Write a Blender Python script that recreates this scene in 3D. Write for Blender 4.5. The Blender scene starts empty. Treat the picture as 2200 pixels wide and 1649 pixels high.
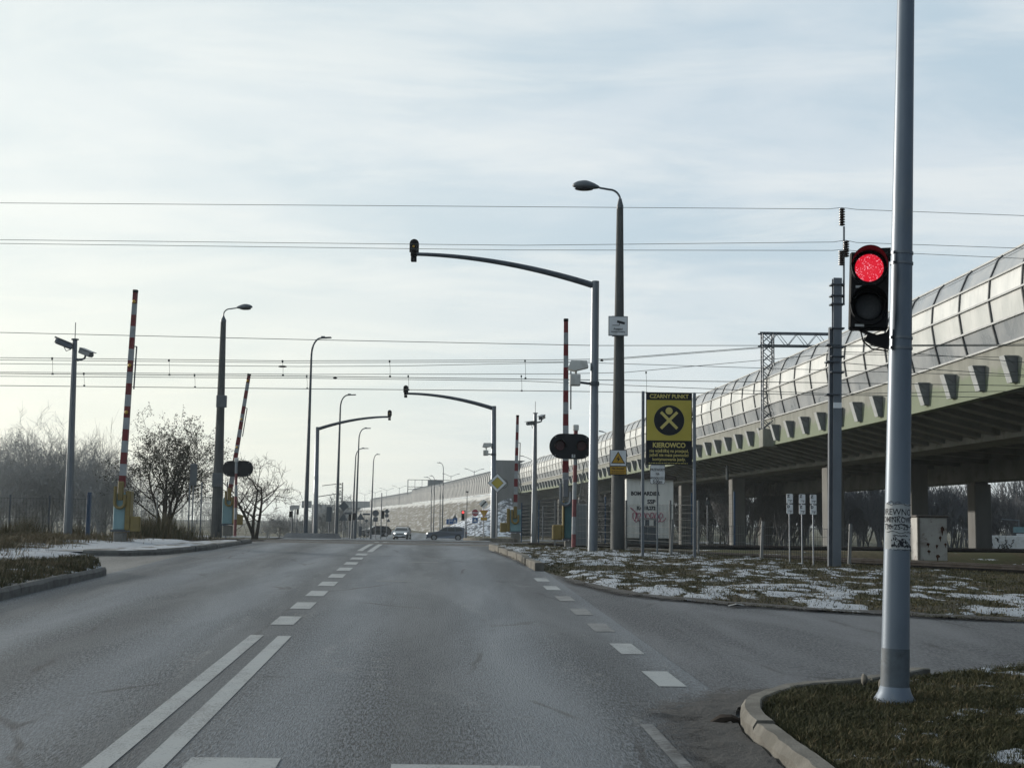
import bpy, math, random
import numpy as np
from mathutils import Vector, Matrix

S = bpy.context.scene
COL = S.collection
R = math.radians
rnd = random.Random(11)

# ------------------------------------------------------------------ camera
F, PW, PH = 2900.0, 2200, 1649
CX, CY, HY, ROLL, CH = 1100.0, 824.5, 1120.0, 0.013, 1.5
_a = math.atan((HY - CY) / F)
FWD = Vector((0, math.cos(_a), math.sin(_a)))
_up = Vector((0, -math.sin(_a), math.cos(_a)))
_rt = Vector((1, 0, 0))
XC = math.cos(ROLL) * _rt + math.sin(ROLL) * _up
YC = -math.sin(ROLL) * _rt + math.cos(ROLL) * _up
cam = bpy.data.cameras.new('camera')
cam.sensor_fit = 'HORIZONTAL'
cam.sensor_width = 36
cam.lens = 36 * F / PW
cam.clip_start = 0.1
cam.clip_end = 6000
camo = bpy.data.objects.new('camera', cam)
COL.objects.link(camo)
ZC = -FWD
camo.matrix_world = Matrix(((XC.x, YC.x, ZC.x, 0), (XC.y, YC.y, ZC.y, 0), (XC.z, YC.z, ZC.z, CH), (0, 0, 0, 1)))
S.camera = camo
S.render.resolution_x, S.render.resolution_y = 1024, 767

# ------------------------------------------------------------------ sky, sun, exposure
SUN_AZ, SUN_EL = R(-54), R(12)          # azimuth from +Y towards +X
sun_dir = Vector((math.sin(SUN_AZ) * math.cos(SUN_EL), math.cos(SUN_AZ) * math.cos(SUN_EL), math.sin(SUN_EL)))
world = bpy.data.worlds.new('World')
S.world = world
world.use_nodes = True
WT = world.node_tree
WT.nodes.clear()


def wn(kind, **kw):
    n = WT.nodes.new(kind)
    for k, v in kw.items():
        setattr(n, k, v)
    return n


def wmath(op, a, b=None, clamp=False):
    n = wn('ShaderNodeMath', operation=op, use_clamp=clamp)
    for i, v in enumerate((a, b)):
        if v is None:
            continue
        if isinstance(v, (int, float)):
            n.inputs[i].default_value = v
        else:
            WT.links.new(v, n.inputs[i])
    return n.outputs[0]


def wmix(fac, a, b):
    n = wn('ShaderNodeMix', data_type='RGBA')
    for s, v in ((0, fac), (6, a), (7, b)):
        if isinstance(v, (int, float)):
            n.inputs[s].default_value = v
        elif isinstance(v, tuple):
            n.inputs[s].default_value = (*v, 1)
        else:
            WT.links.new(v, n.inputs[s])
    return n.outputs[2]


sky = wn('ShaderNodeTexSky', sky_type='NISHITA', sun_disc=False)
sky.sun_elevation = SUN_EL
sky.sun_rotation = SUN_AZ
sky.air_density = 1.0
sky.dust_density = 2.0
tc = wn('ShaderNodeTexCoord')
sp = wn('ShaderNodeSeparateXYZ')
WT.links.new(tc.outputs['Generated'], sp.inputs[0])
zz = wmath('MAXIMUM', sp.outputs[2], 0.0)
den = wmath('ADD', zz, 0.10)
px_ = wmath('DIVIDE', sp.outputs[0], den)
py_ = wmath('DIVIDE', sp.outputs[1], den)
cb = wn('ShaderNodeCombineXYZ')
WT.links.new(px_, cb.inputs[0])
WT.links.new(py_, cb.inputs[1])


def wnoise(scale, detail, rough, dist, sx=1.0, sy=1.0, off=0.0):
    mp = wn('ShaderNodeMapping')
    mp.inputs['Scale'].default_value = (sx, sy, 1)
    mp.inputs['Location'].default_value = (off, off * .7, 0)
    WT.links.new(cb.outputs[0], mp.inputs[0])
    n = wn('ShaderNodeTexNoise')
    n.inputs['Scale'].default_value = scale
    n.inputs['Detail'].default_value = detail
    n.inputs['Roughness'].default_value = rough
    n.inputs['Distortion'].default_value = dist
    WT.links.new(mp.outputs[0], n.inputs['Vector'])
    return n.outputs['Fac']


def wramp(v, a, b):
    n = wn('ShaderNodeMapRange', interpolation_type='SMOOTHSTEP')
    n.inputs[1].default_value = a
    n.inputs[2].default_value = b
    WT.links.new(v, n.inputs[0])
    return n.outputs[0]


n1 = wramp(wnoise(1.25, 6, .54, .4, .8, 0.9, 5.7), .40, .62)
n2 = wramp(wnoise(2.5, 6, .57, .5, .5, 1.1, 9.0), .42, .68)
# cloud sheet: brighter and greyer veils over slightly bluer gaps
c_gap = (.555, .69, .79)
c_veil = (.72, .81, .875)
c_bright = (.93, .965, .96)
cc = wmix(n1, c_gap, c_veil)
cc = wmix(wmath('MULTIPLY', n2, .6), cc, c_bright)
# creamy light low over the horizon
low = wramp(sp.outputs[2], .27, .02)
lside = wramp(sp.outputs[0], .10, -.30)
cc = wmix(wmath('MULTIPLY', low, .70), cc, wmix(lside, (.84, .895, .89), (.96, .97, .80)))
# brighter towards the veiled sun, dimmer away from it
dt = wn('ShaderNodeVectorMath', operation='DOT_PRODUCT')
WT.links.new(tc.outputs['Generated'], dt.inputs[0])
dt.inputs[1].default_value = sun_dir
glow = wramp(dt.outputs['Value'], .45, 1.0)
away = wramp(dt.outputs['Value'], .30, -.75)
cc = wmix(wmath('MULTIPLY', glow, .6), cc, (1.12, 1.15, 1.06))
cc = wmix(wmath('MULTIPLY', away, .85), cc, (.062, .105, .165))
sc = wn('ShaderNodeVectorMath', operation='SCALE')
sc.inputs['Scale'].default_value = 10.0
WT.links.new(cc, sc.inputs[0])
fin = wmix(.88, sky.outputs[0], sc.outputs[0])
bg = wn('ShaderNodeBackground')
bg.inputs['Strength'].default_value = 0.1
WT.links.new(fin, bg.inputs[0])
wo = wn('ShaderNodeOutputWorld')
WT.links.new(bg.outputs[0], wo.inputs[0])

sl = bpy.data.lights.new('sun', 'SUN')
sl.energy = 4.0
sl.angle = R(0.6)
sl.color = (1.0, .93, .83)
slo = bpy.data.objects.new('sun', sl)
COL.objects.link(slo)
slo.rotation_euler = (-sun_dir).to_track_quat('-Z', 'Y').to_euler()

S.view_settings.view_transform = 'Standard'
S.view_settings.look = 'None'
S.view_settings.gamma = 1.0
S.view_settings.exposure = 0.0
S.view_settings.use_curve_mapping = False
try:
    S.cycles.volume_bounces = 0
    S.cycles.volume_step_rate = 4
    S.cycles.max_bounces = 6
except Exception:
    pass

# ------------------------------------------------------------------ helpers
CAM = Vector((0, 0, CH))
ZP = [(-40, -.86), (0, 0), (32, .688), (37, .755), (41, .775), (52, .765), (60, .66), (94, .05), (130, -.42), (165, -.80), (4000, -.80)]
_zx = [p[0] for p in ZP]
_zy = [p[1] for p in ZP]


def zr(Y):
    Y = np.asarray(Y, float)
    return sum(np.interp(Y + d, _zx, _zy) for d in range(-3, 4)) / 7.0


def zf(Y):
    return float(zr(Y))


def W(px, py, Y):
    d = (px - CX) / F * XC + (CY - py) / F * YC + FWD
    return CAM + d * (Y / d.y)


def wx(px, Y):
    return W(px, 1120, Y).x


def ground_pt(px, Y, dz=0.0):
    """a point of the ground under image column px at distance Y"""
    py = 1120
    for _ in range(4):
        w = W(px, py, Y)
        py += (w.z - (zf(Y) + dz)) * F / Y
    return W(px, py, Y)


def xc(Y):
    Y = np.asarray(Y, float)
    return -1.62 - .0575 * Y - .0009 * np.maximum(0, Y - 180) ** 2


def vhash(ix, iy, seed):
    h = (ix.astype(np.int64) * 374761393 + iy.astype(np.int64) * 668265263 + seed * 1442695041) & 0x7fffffff
    h = ((h ^ (h >> 13)) * 1274126177) & 0x7fffffff
    h = h ^ (h >> 16)
    return (h & 0xffff) / 65535.0


def vnoise(x, y, seed=0):
    ix, iy = np.floor(x), np.floor(y)
    fx, fy = x - ix, y - iy
    fx = fx * fx * (3 - 2 * fx)
    fy = fy * fy * (3 - 2 * fy)
    a = vhash(ix, iy, seed)
    b = vhash(ix + 1, iy, seed)
    c = vhash(ix, iy + 1, seed)
    d = vhash(ix + 1, iy + 1, seed)
    return (a * (1 - fx) + b * fx) * (1 - fy) + (c * (1 - fx) + d * fx) * fy


def fbm(x, y, seed=0, oct=4):
    s, amp, tot = 0, 1, 0
    for k in range(oct):
        s = s + amp * vnoise(x * 2 ** k + 17.3 * k, y * 2 ** k - 9.1 * k, seed + k)
        tot += amp
        amp *= .55
    return s / tot


# ---- materials
def lin(r, g, b):
    f = lambda c: (c / 12.92 if c <= .04045 else ((c + .055) / 1.055) ** 2.4)
    return (f(r / 255), f(g / 255), f(b / 255))


class NT:
    def __init__(self, m):
        self.t = m.node_tree

    def n(self, kind, **kw):
        x = self.t.nodes.new(kind)
        for k, v in kw.items():
            setattr(x, k, v)
        return x

    def l(self, a, b):
        self.t.links.new(a, b)

    def noise(self, vec, scale, detail=4, rough=.55, dist=0):
        x = self.n('ShaderNodeTexNoise')
        x.inputs['Scale'].default_value = scale
        x.inputs['Detail'].default_value = detail
        x.inputs['Roughness'].default_value = rough
        x.inputs['Distortion'].default_value = dist
        if vec is not None:
            self.l(vec, x.inputs['Vector'])
        return x.outputs['Fac']

    def mapping(self, vec, scale=(1, 1, 1), rot=(0, 0, 0)):
        x = self.n('ShaderNodeMapping')
        x.inputs['Scale'].default_value = scale
        x.inputs['Rotation'].default_value = rot
        self.l(vec, x.inputs[0])
        return x.outputs[0]

    def ramp(self, v, a, b, lo=0.0, hi=1.0):
        x = self.n('ShaderNodeMapRange', interpolation_type='SMOOTHSTEP')
        x.inputs[1].default_value = a
        x.inputs[2].default_value = b
        x.inputs[3].default_value = lo
        x.inputs[4].default_value = hi
        self.l(v, x.inputs[0])
        return x.outputs[0]

    def mix(self, fac, a, b):
        x = self.n('ShaderNodeMix', data_type='RGBA')
        for s, v in ((0, fac), (6, a), (7, b)):
            if isinstance(v, (int, float)):
                x.inputs[s].default_value = v
            elif isinstance(v, tuple):
                x.inputs[s].default_value = (*v[:3], 1)
            else:
                self.l(v, x.inputs[s])
        return x.outputs[2]

    def math(self, op, a, b=None, clamp=False):
        x = self.n('ShaderNodeMath', operation=op, use_clamp=clamp)
        for i, v in enumerate((a, b)):
            if v is None:
                continue
            if isinstance(v, (int, float)):
                x.inputs[i].default_value = v
            else:
                self.l(v, x.inputs[i])
        return x.outputs[0]


def newmat(name):
    m = bpy.data.materials.new(name)
    m.use_nodes = True
    nt = NT(m)
    b = m.node_tree.nodes['Principled BSDF']
    return m, nt, b


def mat(name, c1, c2=None, scale=3.0, rough=.6, metal=0.0, spec=.4, lo=.35, hi=.7, bump=0.0, bscale=30, stretch=(1, 1, 1), dirt=None, dscale=1.2):
    """plain procedural paint / metal / concrete with two-tone mottling, optional dirt and bump"""
    m, nt, b = newmat(name)
    tcn = nt.n('ShaderNodeTexCoord').outputs['Object']
    c2 = c2 or tuple(c * .78 for c in c1)
    vec = nt.mapping(tcn, stretch)
    col = nt.mix(nt.ramp(nt.noise(vec, scale, 5, .6), lo, hi), c1, c2)
    if dirt:
        col = nt.mix(nt.ramp(nt.noise(vec, dscale, 6, .65, .6), .52, .72, 0, .75), col, dirt)
    nt.l(col, b.inputs['Base Color'])
    b.inputs['Roughness'].default_value = rough
    b.inputs['Metallic'].default_value = metal
    b.inputs['Specular IOR Level'].default_value = spec
    if bump:
        bp = nt.n('ShaderNodeBump')
        bp.inputs['Strength'].default_value = bump
        bp.inputs['Distance'].default_value = .02
        nt.l(nt.noise(vec, bscale, 4, .6), bp.inputs['Height'])
        nt.l(bp.outputs[0], b.inputs['Normal'])
    return m


def attr_mat(name, attr, c_lo, c_hi, rough=.8, extra=None, fine=40, bump=.4):
    """mix two colours by a vertex attribute, each with its own grain"""
    m, nt, b = newmat(name)
    at = nt.n('ShaderNodeAttribute', attribute_name=attr).outputs['Fac']
    geo = nt.n('ShaderNodeNewGeometry').outputs['Position']
    g1 = nt.noise(geo, fine, 4, .7)
    g2 = nt.noise(geo, 1.7, 4, .6)
    lo = nt.mix(nt.ramp(g1, .3, .7), c_lo[0], c_lo[1])
    lo = nt.mix(nt.ramp(g2, .45, .65), lo, c_lo[2])
    hi = nt.mix(nt.ramp(g1, .3, .7), c_hi[0], c_hi[1])
    fac = nt.math('ADD', at, nt.math('MULTIPLY', nt.math('SUBTRACT', nt.noise(geo, 16, 5, .75), .5), 1.3))
    col = nt.mix(nt.ramp(fac, .42, .58), lo, hi)
    nt.l(col, b.inputs['Base Color'])
    b.inputs['Roughness'].default_value = rough
    b.inputs['Specular IOR Level'].default_value = .2
    bp = nt.n('ShaderNodeBump')
    bp.inputs['Strength'].default_value = bump
    bp.inputs['Distance'].default_value = .03
    nt.l(g1, bp.inputs['Height'])
    nt.l(bp.outputs[0], b.inputs['Normal'])
    return m


def glow_mat(name, col, strength):
    m, nt, b = newmat(name)
    b.inputs['Base Color'].default_value = (*col, 1)
    b.inputs['Emission Color'].default_value = (*col, 1)
    b.inputs['Emission Strength'].default_value = strength
    return m


M = {}
M['steel'] = mat('galvanised_steel', (.18, .20, .225), (.13, .148, .17), 2.2, .42, .55, .5, stretch=(1, 1, .25))
M['steel_dark'] = mat('dark_steel', (.085, .10, .12), (.06, .07, .085), 3, .5, .35)
M['lamp_paint'] = mat('lamp_grey_paint', (.11, .13, .15), (.085, .10, .115), 3, .45, .2)
M['pole_light'] = mat('light_grey_pole_paint', (.155, .19, .235), (.12, .15, .19), 3.5, .42, .3, .5, stretch=(1, 1, .3), dirt=(.22, .22, .2), dscale=2.2)
M['pole_dirty'] = mat('dirty_lower_pole_paint', (.115, .14, .165), (.085, .10, .115), 9, .6, .15, .3, dirt=(.05, .05, .045), dscale=7)
M['concrete'] = mat('weathered_concrete', (.22, .22, .205), (.16, .16, .15), 2.5, .9, 0, .2, bump=.3, stretch=(1, 1, .35), dirt=(.10, .10, .095))
M['concrete_dark'] = mat('dark_spun_concrete', (.10, .105, .105), (.065, .07, .072), 2.2, .8, 0, .3, bump=.2, stretch=(1, 1, .3), dirt=(.05, .05, .05))
M['kerb'] = mat('kerb_concrete', (.165, .158, .14), (.105, .10, .088), 5, .9, 0, .2, bump=.5, bscale=60, dirt=(.10, .095, .08), dscale=3)
M['kerb_grey'] = mat('grey_kerb_concrete', (.16, .16, .155), (.11, .11, .105), 5, .9, 0, .2, bump=.5, bscale=60, dirt=(.07, .068, .06), dscale=3)
M['boom_white'] = mat('boom_white_paint', (.33, .355, .375), (.26, .28, .30), 4, .55, 0, .35, dirt=(.2, .2, .2), dscale=3)
M['boom_red'] = mat('boom_red_paint', (.17, .018, .024), (.13, .016, .02), 5, .55, 0, .35, dirt=(.08, .03, .03), dscale=4)
M['black'] = mat('black_plastic', (.003, .0035, .005), (.006, .0065, .008), 4, .55, 0, .2)
M['black_matte'] = mat('black_matte', (.006, .008, .012), (.012, .014, .02), 3, .6, 0, .3)
M['white'] = mat('white_sheet', (.74, .77, .80), (.64, .67, .70), 4, .5, 0, .4, dirt=(.40, .39, .36), dscale=2)
M['dirty_white'] = mat('dirty_white_paint', (.66, .67, .65), (.54, .55, .53), 3, .6, 0, .3, stretch=(1, 1, .3), dirt=(.26, .24, .2), dscale=1.6)
M['red'] = mat('red_paint', (.27, .025, .03), (.20, .02, .025), 5, .5, 0, .4, dirt=(.12, .03, .03), dscale=4)
M['red_faded'] = mat('faded_red_paint', (.22, .075, .08), (.16, .06, .065), 5, .6, 0, .3, dirt=(.10, .05, .05), dscale=4)
M['yellow'] = mat('yellow_paint', (.215, .165, .055), (.17, .13, .048), 4, .55, 0, .35, dirt=(.22, .16, .05), dscale=3)
M['sign_yellow'] = mat('matt_sign_yellow', (.48, .40, .075), (.43, .36, .065), 3, .55, 0, .3)
M['letter_yellow'] = mat('pale_yellow_letter', (.58, .50, .17), (.52, .45, .15), 3, .55, 0, .3)
M['amber'] = mat('amber_sign', (.52, .31, .04), (.46, .27, .035), 3, .5, 0, .3)
M['teal'] = mat('teal_cabinet_paint', (.20, .33, .36), (.155, .27, .30), 3, .55, 0, .35, stretch=(1, 1, .4), dirt=(.16, .2, .2), dscale=2)
M['teal_dark'] = mat('deep_teal_paint', (.05, .13, .14), (.04, .10, .115), 3, .55, 0, .35)
M['blue_post'] = mat('blue_post_paint', (.035, .075, .14), (.03, .06, .11), 3, .5)
M['sign_blue'] = mat('sign_blue', (.03, .12, .33), (.025, .10, .28), 3, .5)
M['sign_red'] = mat('sign_red', (.38, .03, .045), (.33, .025, .04), 3, .5)
M['sign_back'] = mat('sign_back_metal', (.12, .135, .15), (.095, .11, .125), 3, .5, .4)
M['glass_dark'] = mat('dark_glass', (.012, .015, .018), (.018, .021, .024), 2, .1, 0, .45)
M['lens_red'] = mat('unlit_red_lens', (.075, .010, .014), (.05, .007, .010), 10, .3, 0, .5)
M['rubber'] = mat('tyre_rubber', (.012, .012, .013), (.018, .018, .018), 6, .8)
M['alloy'] = mat('alloy_wheel', (.35, .36, .37), (.28, .29, .3), 4, .35, .7)
M['suv_paint'] = mat('dark_blue_car_paint', (.12, .145, .19), (.13, .155, .20), 1, .25, .3, .6)
M['white_paint'] = mat('white_car_paint', (.42, .44, .45), (.38, .40, .41), 1, .3, 0, .5)
M['dark_paint'] = mat('black_car_paint', (.02, .022, .025), (.025, .027, .03), 1, .3, 0, .5)
M['headlight'] = glow_mat('lit_headlight', (1, .98, .92), 3.0)
M['chrome'] = mat('chrome_trim', (.6, .6, .6), (.5, .5, .5), 2, .2, .9)
M['tail'] = mat('tail_light_red', (.25, .01, .01), (.2, .01, .01), 4, .3)
M['rust'] = mat('rusty_white_sheet', (.36, .36, .345), (.29, .285, .27), 2.5, .6, .1, .3, dirt=(.075, .035, .02), dscale=3.2)
M['rust_spot'] = mat('rust_patch', (.07, .03, .018), (.03, .015, .01), 9, .9, 0, .1)
M['rail'] = mat('rail_steel', (.13, .115, .105), (.085, .07, .06), 4, .35, .7)
M['wire'] = mat('wire_metal', (.07, .09, .09), (.05, .06, .06), 4, .5, .4)
M['insulator'] = mat('brown_insulator', (.035, .018, .014), (.025, .014, .01), 6, .3, 0, .5)
M['bark'] = mat('bare_bark', (.055, .045, .038), (.035, .028, .024), 5, .9, 0, .15)
M['bark_wood'] = mat('wood_twigs', (.16, .165, .175), (.11, .112, .12), 5, .9, 0, .15)
M['bark_hazed'] = mat('haze_pale_twigs', (.33, .335, .335), (.23, .235, .235), 5, .9, 0, .15)  # paler than real bark: haze and frost put into the colour
M['birch'] = mat('pale_birch_bark', (.30, .28, .25), (.18, .165, .15), 6, .9, 0, .15)
M['leaf_dry'] = mat('withered_leaves', (.05, .045, .028), (.035, .04, .022), 3, .8, 0, .2)
M['mesh_wire'] = mat('fence_wire', (.035, .045, .045), (.03, .035, .04), 4, .5, .5)
M['post_pale'] = mat('pale_fence_post', (.20, .205, .205), (.15, .155, .155), 4, .7)
M['pink'] = mat('pink_spray_paint', (.36, .06, .13), (.42, .16, .22), 9, .7)
M['ink'] = mat('black_ink', (.012, .014, .02), (.02, .022, .03), 9, .7)
M['paper'] = mat('torn_paper', (.42, .44, .45), (.34, .36, .37), 9, .8, 0, .2)
M['roof_brown'] = mat('brown_roof_sheet', (.06, .05, .045), (.045, .04, .035), 4, .7)
M['tile_grey'] = mat('grey_cladding', (.20, .22, .23), (.16, .175, .185), .6, .7, 0, .3)
M['rock'] = mat('rock_paving', (.10, .105, .11), (.06, .065, .07), 4, .9)


# ---- mesh builder
class MB:
    def __init__(self):
        self.v, self.f, self.m, self.mi = [], [], [], 0

    def add(self, vs, fs):
        o = len(self.v)
        self.v.extend([tuple(x) for x in vs])
        for q in fs:
            self.f.append(tuple(i + o for i in q))
            self.m.append(self.mi)
        return self

    def box(self, cx, cy, cz, sx, sy, sz, rot=None, bev=0.0, taper=1.0):
        hx, hy, hz = sx / 2, sy / 2, sz / 2
        vs = []
        if bev:
            b = min(bev, hx * .9, hy * .9, hz * .9)
            for z, k in ((-hz, b), (-hz + b, 0), (hz - b, 0), (hz, b)):
                tz = 1 + (taper - 1) * (z + hz) / sz
                for x, y in ((-hx + b, -hy + k), (hx - b, -hy + k), (hx - k, -hy + b), (hx - k, hy - b), (hx - b, hy - k), (-hx + b, hy - k), (-hx + k, hy - b), (-hx + k, -hy + b)):
                    vs.append(Vector((x * tz, y * tz, z)))
            fs = [tuple(range(7, -1, -1)), tuple(range(24, 32))]
            for r in range(3):
                for i in range(8):
                    j = (i + 1) % 8
                    fs.append((r * 8 + i, r * 8 + j, r * 8 + 8 + j, r * 8 + 8 + i))
        else:
            for z in (-hz, hz):
                t = taper if z > 0 else 1
                for x, y in ((-hx, -hy), (hx, -hy), (hx, hy), (-hx, hy)):
                    vs.append(Vector((x * t, y * t, z)))
            fs = [(3, 2, 1, 0), (4, 5, 6, 7), (0, 1, 5, 4), (1, 2, 6, 5), (2, 3, 7, 6), (3, 0, 4, 7)]
        if rot is not None:
            vs = [rot @ x for x in vs]
        c = Vector((cx, cy, cz))
        return self.add([x + c for x in vs], fs)

    def tube(self, pts, rs, n=8, cap=True):
        pts = [Vector(p) for p in pts]
        if isinstance(rs, (int, float)):
            rs = [rs] * len(pts)
        vs, fs = [], []
        prev = None
        for i, p in enumerate(pts):
            t = (pts[min(i + 1, len(pts) - 1)] - pts[max(i - 1, 0)])
            if t.length < 1e-9:
                t = Vector((0, 0, 1))
            t.normalize()
            if prev is None:
                a = Vector((1, 0, 0)) if abs(t.x) < .9 else Vector((0, 1, 0))
                u = t.cross(a).normalized()
            else:
                u = (prev - t * prev.dot(t))
                u = u.normalized() if u.length > 1e-6 else t.orthogonal().normalized()
            prev = u
            w = t.cross(u)
            for k in range(n):
                an = 2 * math.pi * k / n
                vs.append(p + (u * math.cos(an) + w * math.sin(an)) * rs[i])
        for i in range(len(pts) - 1):
            for k in range(n):
                j = (k + 1) % n
                fs.append((i * n + k, i * n + j, i * n + n + j, i * n + n + k))
        if cap:
            fs.append(tuple(range(n - 1, -1, -1)))
            fs.append(tuple(range((len(pts) - 1) * n, len(pts) * n)))
        return self.add(vs, fs)

    def prism(self, poly, o, ax, ay, dv):
        """polygon (a,b) in plane o+a*ax+b*ay, extruded by dv"""
        o, ax, ay, dv = Vector(o), Vector(ax), Vector(ay), Vector(dv)
        n = len(poly)
        vs = [o + ax * a + ay * b for a, b in poly]
        vs += [x + dv for x in vs]
        fs = [tuple(range(n)), tuple(range(2 * n - 1, n - 1, -1))]
        for i in range(n):
            j = (i + 1) % n
            fs.append((i, i + n, j + n, j))
        return self.add(vs, fs)

    def lathe(self, prof, o, axis=(0, 0, 1), n=20, cap=True):
        o = Vector(o)
        ax = Vector(axis).normalized()
        u = ax.orthogonal().normalized()
        w = ax.cross(u)
        vs, fs = [], []
        for r, h in prof:
            for k in range(n):
                an = 2 * math.pi * k / n
                vs.append(o + ax * h + (u * math.cos(an) + w * math.sin(an)) * r)
        for i in range(len(prof) - 1):
            for k in range(n):
                j = (k + 1) % n
                fs.append((i * n + k, i * n + j, i * n + n + j, i * n + n + k))
        if cap:
            fs.append(tuple(range(n - 1, -1, -1)))
            fs.append(tuple(range((len(prof) - 1) * n, len(prof) * n)))
        return self.add(vs, fs)

    def ell(self, c, r, n=12, k=7, f=None):
        vs, fs = [], []
        for i in range(k + 1):
            th = math.pi * i / k
            for j in range(n):
                ph = 2 * math.pi * j / n
                p = Vector((math.sin(th) * math.cos(ph) * r[0], math.sin(th) * math.sin(ph) * r[1], math.cos(th) * r[2]))
                if f:
                    p = f(p)
                vs.append(p + Vector(c))
        for i in range(k):
            for j in range(n):
                q = (j + 1) % n
                fs.append((i * n + j, i * n + n + j, i * n + n + q, i * n + q))
        return self.add(vs, fs)

    def build(self, name, mats, parent=None, smooth=False, loc=None, ang=40):
        me = bpy.data.meshes.new(name)
        me.from_pydata(self.v, [], self.f)
        if not isinstance(mats, (list, tuple)):
            mats = [mats]
        for m in mats:
            me.materials.append(M[m] if isinstance(m, str) else m)
        if len(mats) > 1:
            me.polygons.foreach_set('material_index', self.m)
        if smooth:
            me.polygons.foreach_set('use_smooth', [True] * len(me.polygons))
            try:
                me.set_sharp_from_angle(angle=R(ang))
            except Exception:
                pass
        me.validate()
        me.update()
        ob = bpy.data.objects.new(name, me)
        COL.objects.link(ob)
        if parent is not None:
            ob.parent = parent
        if loc is not None:
            ob.location = loc
        return ob


def npmesh(name, v, f, mats, parent=None, attrs=None, smooth=True):
    """numpy arrays -> mesh object; f is (n,3) or (n,4)"""
    me = bpy.data.meshes.new(name)
    v = np.asarray(v, np.float32)
    f = np.asarray(f, np.int32)
    k = f.shape[1]
    me.vertices.add(len(v))
    me.vertices.foreach_set('co', v.ravel())
    me.loops.add(f.size)
    me.loops.foreach_set('vertex_index', f.ravel())
    me.polygons.add(len(f))
    me.polygons.foreach_set('loop_start', np.arange(0, f.size, k, dtype=np.int32))
    me.polygons.foreach_set('loop_total', np.full(len(f), k, np.int32))
    me.update(calc_edges=True)
    if smooth:
        me.polygons.foreach_set('use_smooth', np.ones(len(f), bool))
    for nm, arr in (attrs or {}).items():
        a = me.attributes.new(nm, 'FLOAT', 'POINT')
        a.data.foreach_set('value', np.asarray(arr, np.float32))
    for m in (mats if isinstance(mats, (list, tuple)) else [mats]):
        me.materials.append(M[m] if isinstance(m, str) else m)
    ob = bpy.data.objects.new(name, me)
    COL.objects.link(ob)
    if parent is not None:
        ob.parent = parent
    return ob


def tag(o, label, cat, group=None):
    o['label'] = label
    o['category'] = cat
    if group:
        o['group'] = group
    return o


def thing(name, label, cat, loc=(0, 0, 0), rot=(0, 0, 0), group=None):
    o = bpy.data.objects.new(name, None)
    o.empty_display_size = .2
    COL.objects.link(o)
    o.location = loc
    o.rotation_euler = rot
    return tag(o, label, cat, group)


def struct(o, kind='structure'):
    o['kind'] = kind
    return o


def copy_tree(o, parent=None):
    c = o.copy()
    COL.objects.link(c)
    if parent is not None:
        c.parent = parent
    for ch in o.children:
        copy_tree(ch, c)
    return c


def stand(pxb, pyb, pxt, pyt, Y):
    """foot, height and lean of an upright seen from foot pixel to top pixel at distance Y"""
    a, b = W(pxb, pyb, Y), W(pxt, pyt, Y)
    h = b.z - a.z
    return a, h, (0, math.atan2(b.x - a.x, h), 0)


def m_px(Y):
    return Y / F


def text(body, size, m, parent, loc, name='lettering', align='CENTER', rot=None, sx=1.0, cyl=None, off=0.0, spacing=1.0):
    cu = bpy.data.curves.new('txt', 'FONT')
    cu.body = body
    cu.size = size
    cu.align_x = align
    cu.offset = off
    cu.space_character = spacing
    cu.extrude = 0.0
    cu.resolution_u = 3
    t = bpy.data.objects.new('txt', cu)
    COL.objects.link(t)
    bpy.context.view_layer.update()
    me = bpy.data.meshes.new_from_object(t.evaluated_get(bpy.context.evaluated_depsgraph_get()))
    bpy.data.objects.remove(t)
    bpy.data.curves.remove(cu)
    n = len(me.vertices)
    co = np.zeros(n * 3, np.float32)
    me.vertices.foreach_get('co', co)
    co = co.reshape(-1, 3)
    x, y = co[:, 0] * sx, co[:, 1].copy()
    if cyl is None:
        co[:, 0], co[:, 1], co[:, 2] = x, -.002, y
    else:
        r, ph = cyl
        co[:, 0], co[:, 1], co[:, 2] = r * np.sin(x / r + ph), -r * np.cos(x / r + ph), y
    me.vertices.foreach_set('co', co.ravel())
    me.materials.clear()
    me.materials.append(M[m])
    me.name = name
    me.update()
    o = bpy.data.objects.new(name, me)
    COL.objects.link(o)
    o.parent = parent
    o.location = loc
    if rot:
        o.rotation_euler = rot
    return o


def ngon(n, r, ph=0.0):
    return [(r * math.sin(2 * math.pi * i / n + ph), r * math.cos(2 * math.pi * i / n + ph)) for i in range(n)]


def rrect(w, h, r, k=4):
    out = []
    for cx, cy, a0 in ((w / 2 - r, h / 2 - r, 0), (w / 2 - r, -h / 2 + r, 90), (-w / 2 + r, -h / 2 + r, 180), (-w / 2 + r, h / 2 - r, 270)):
        for i in range(k + 1):
            a = R(a0 + 90 * i / k)
            out.append((cx + r * math.sin(a), cy + r * math.cos(a)))
    return out


def plate(poly, y0, th, mb=None):
    """flat upright plate facing -Y in local space, front face at y0"""
    mb = mb or MB()
    return mb.prism(poly, (0, y0, 0), (1, 0, 0), (0, 0, 1), (0, th, 0))


def shift(poly, dx, dz):
    return [(a + dx, b + dz) for a, b in poly]


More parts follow.
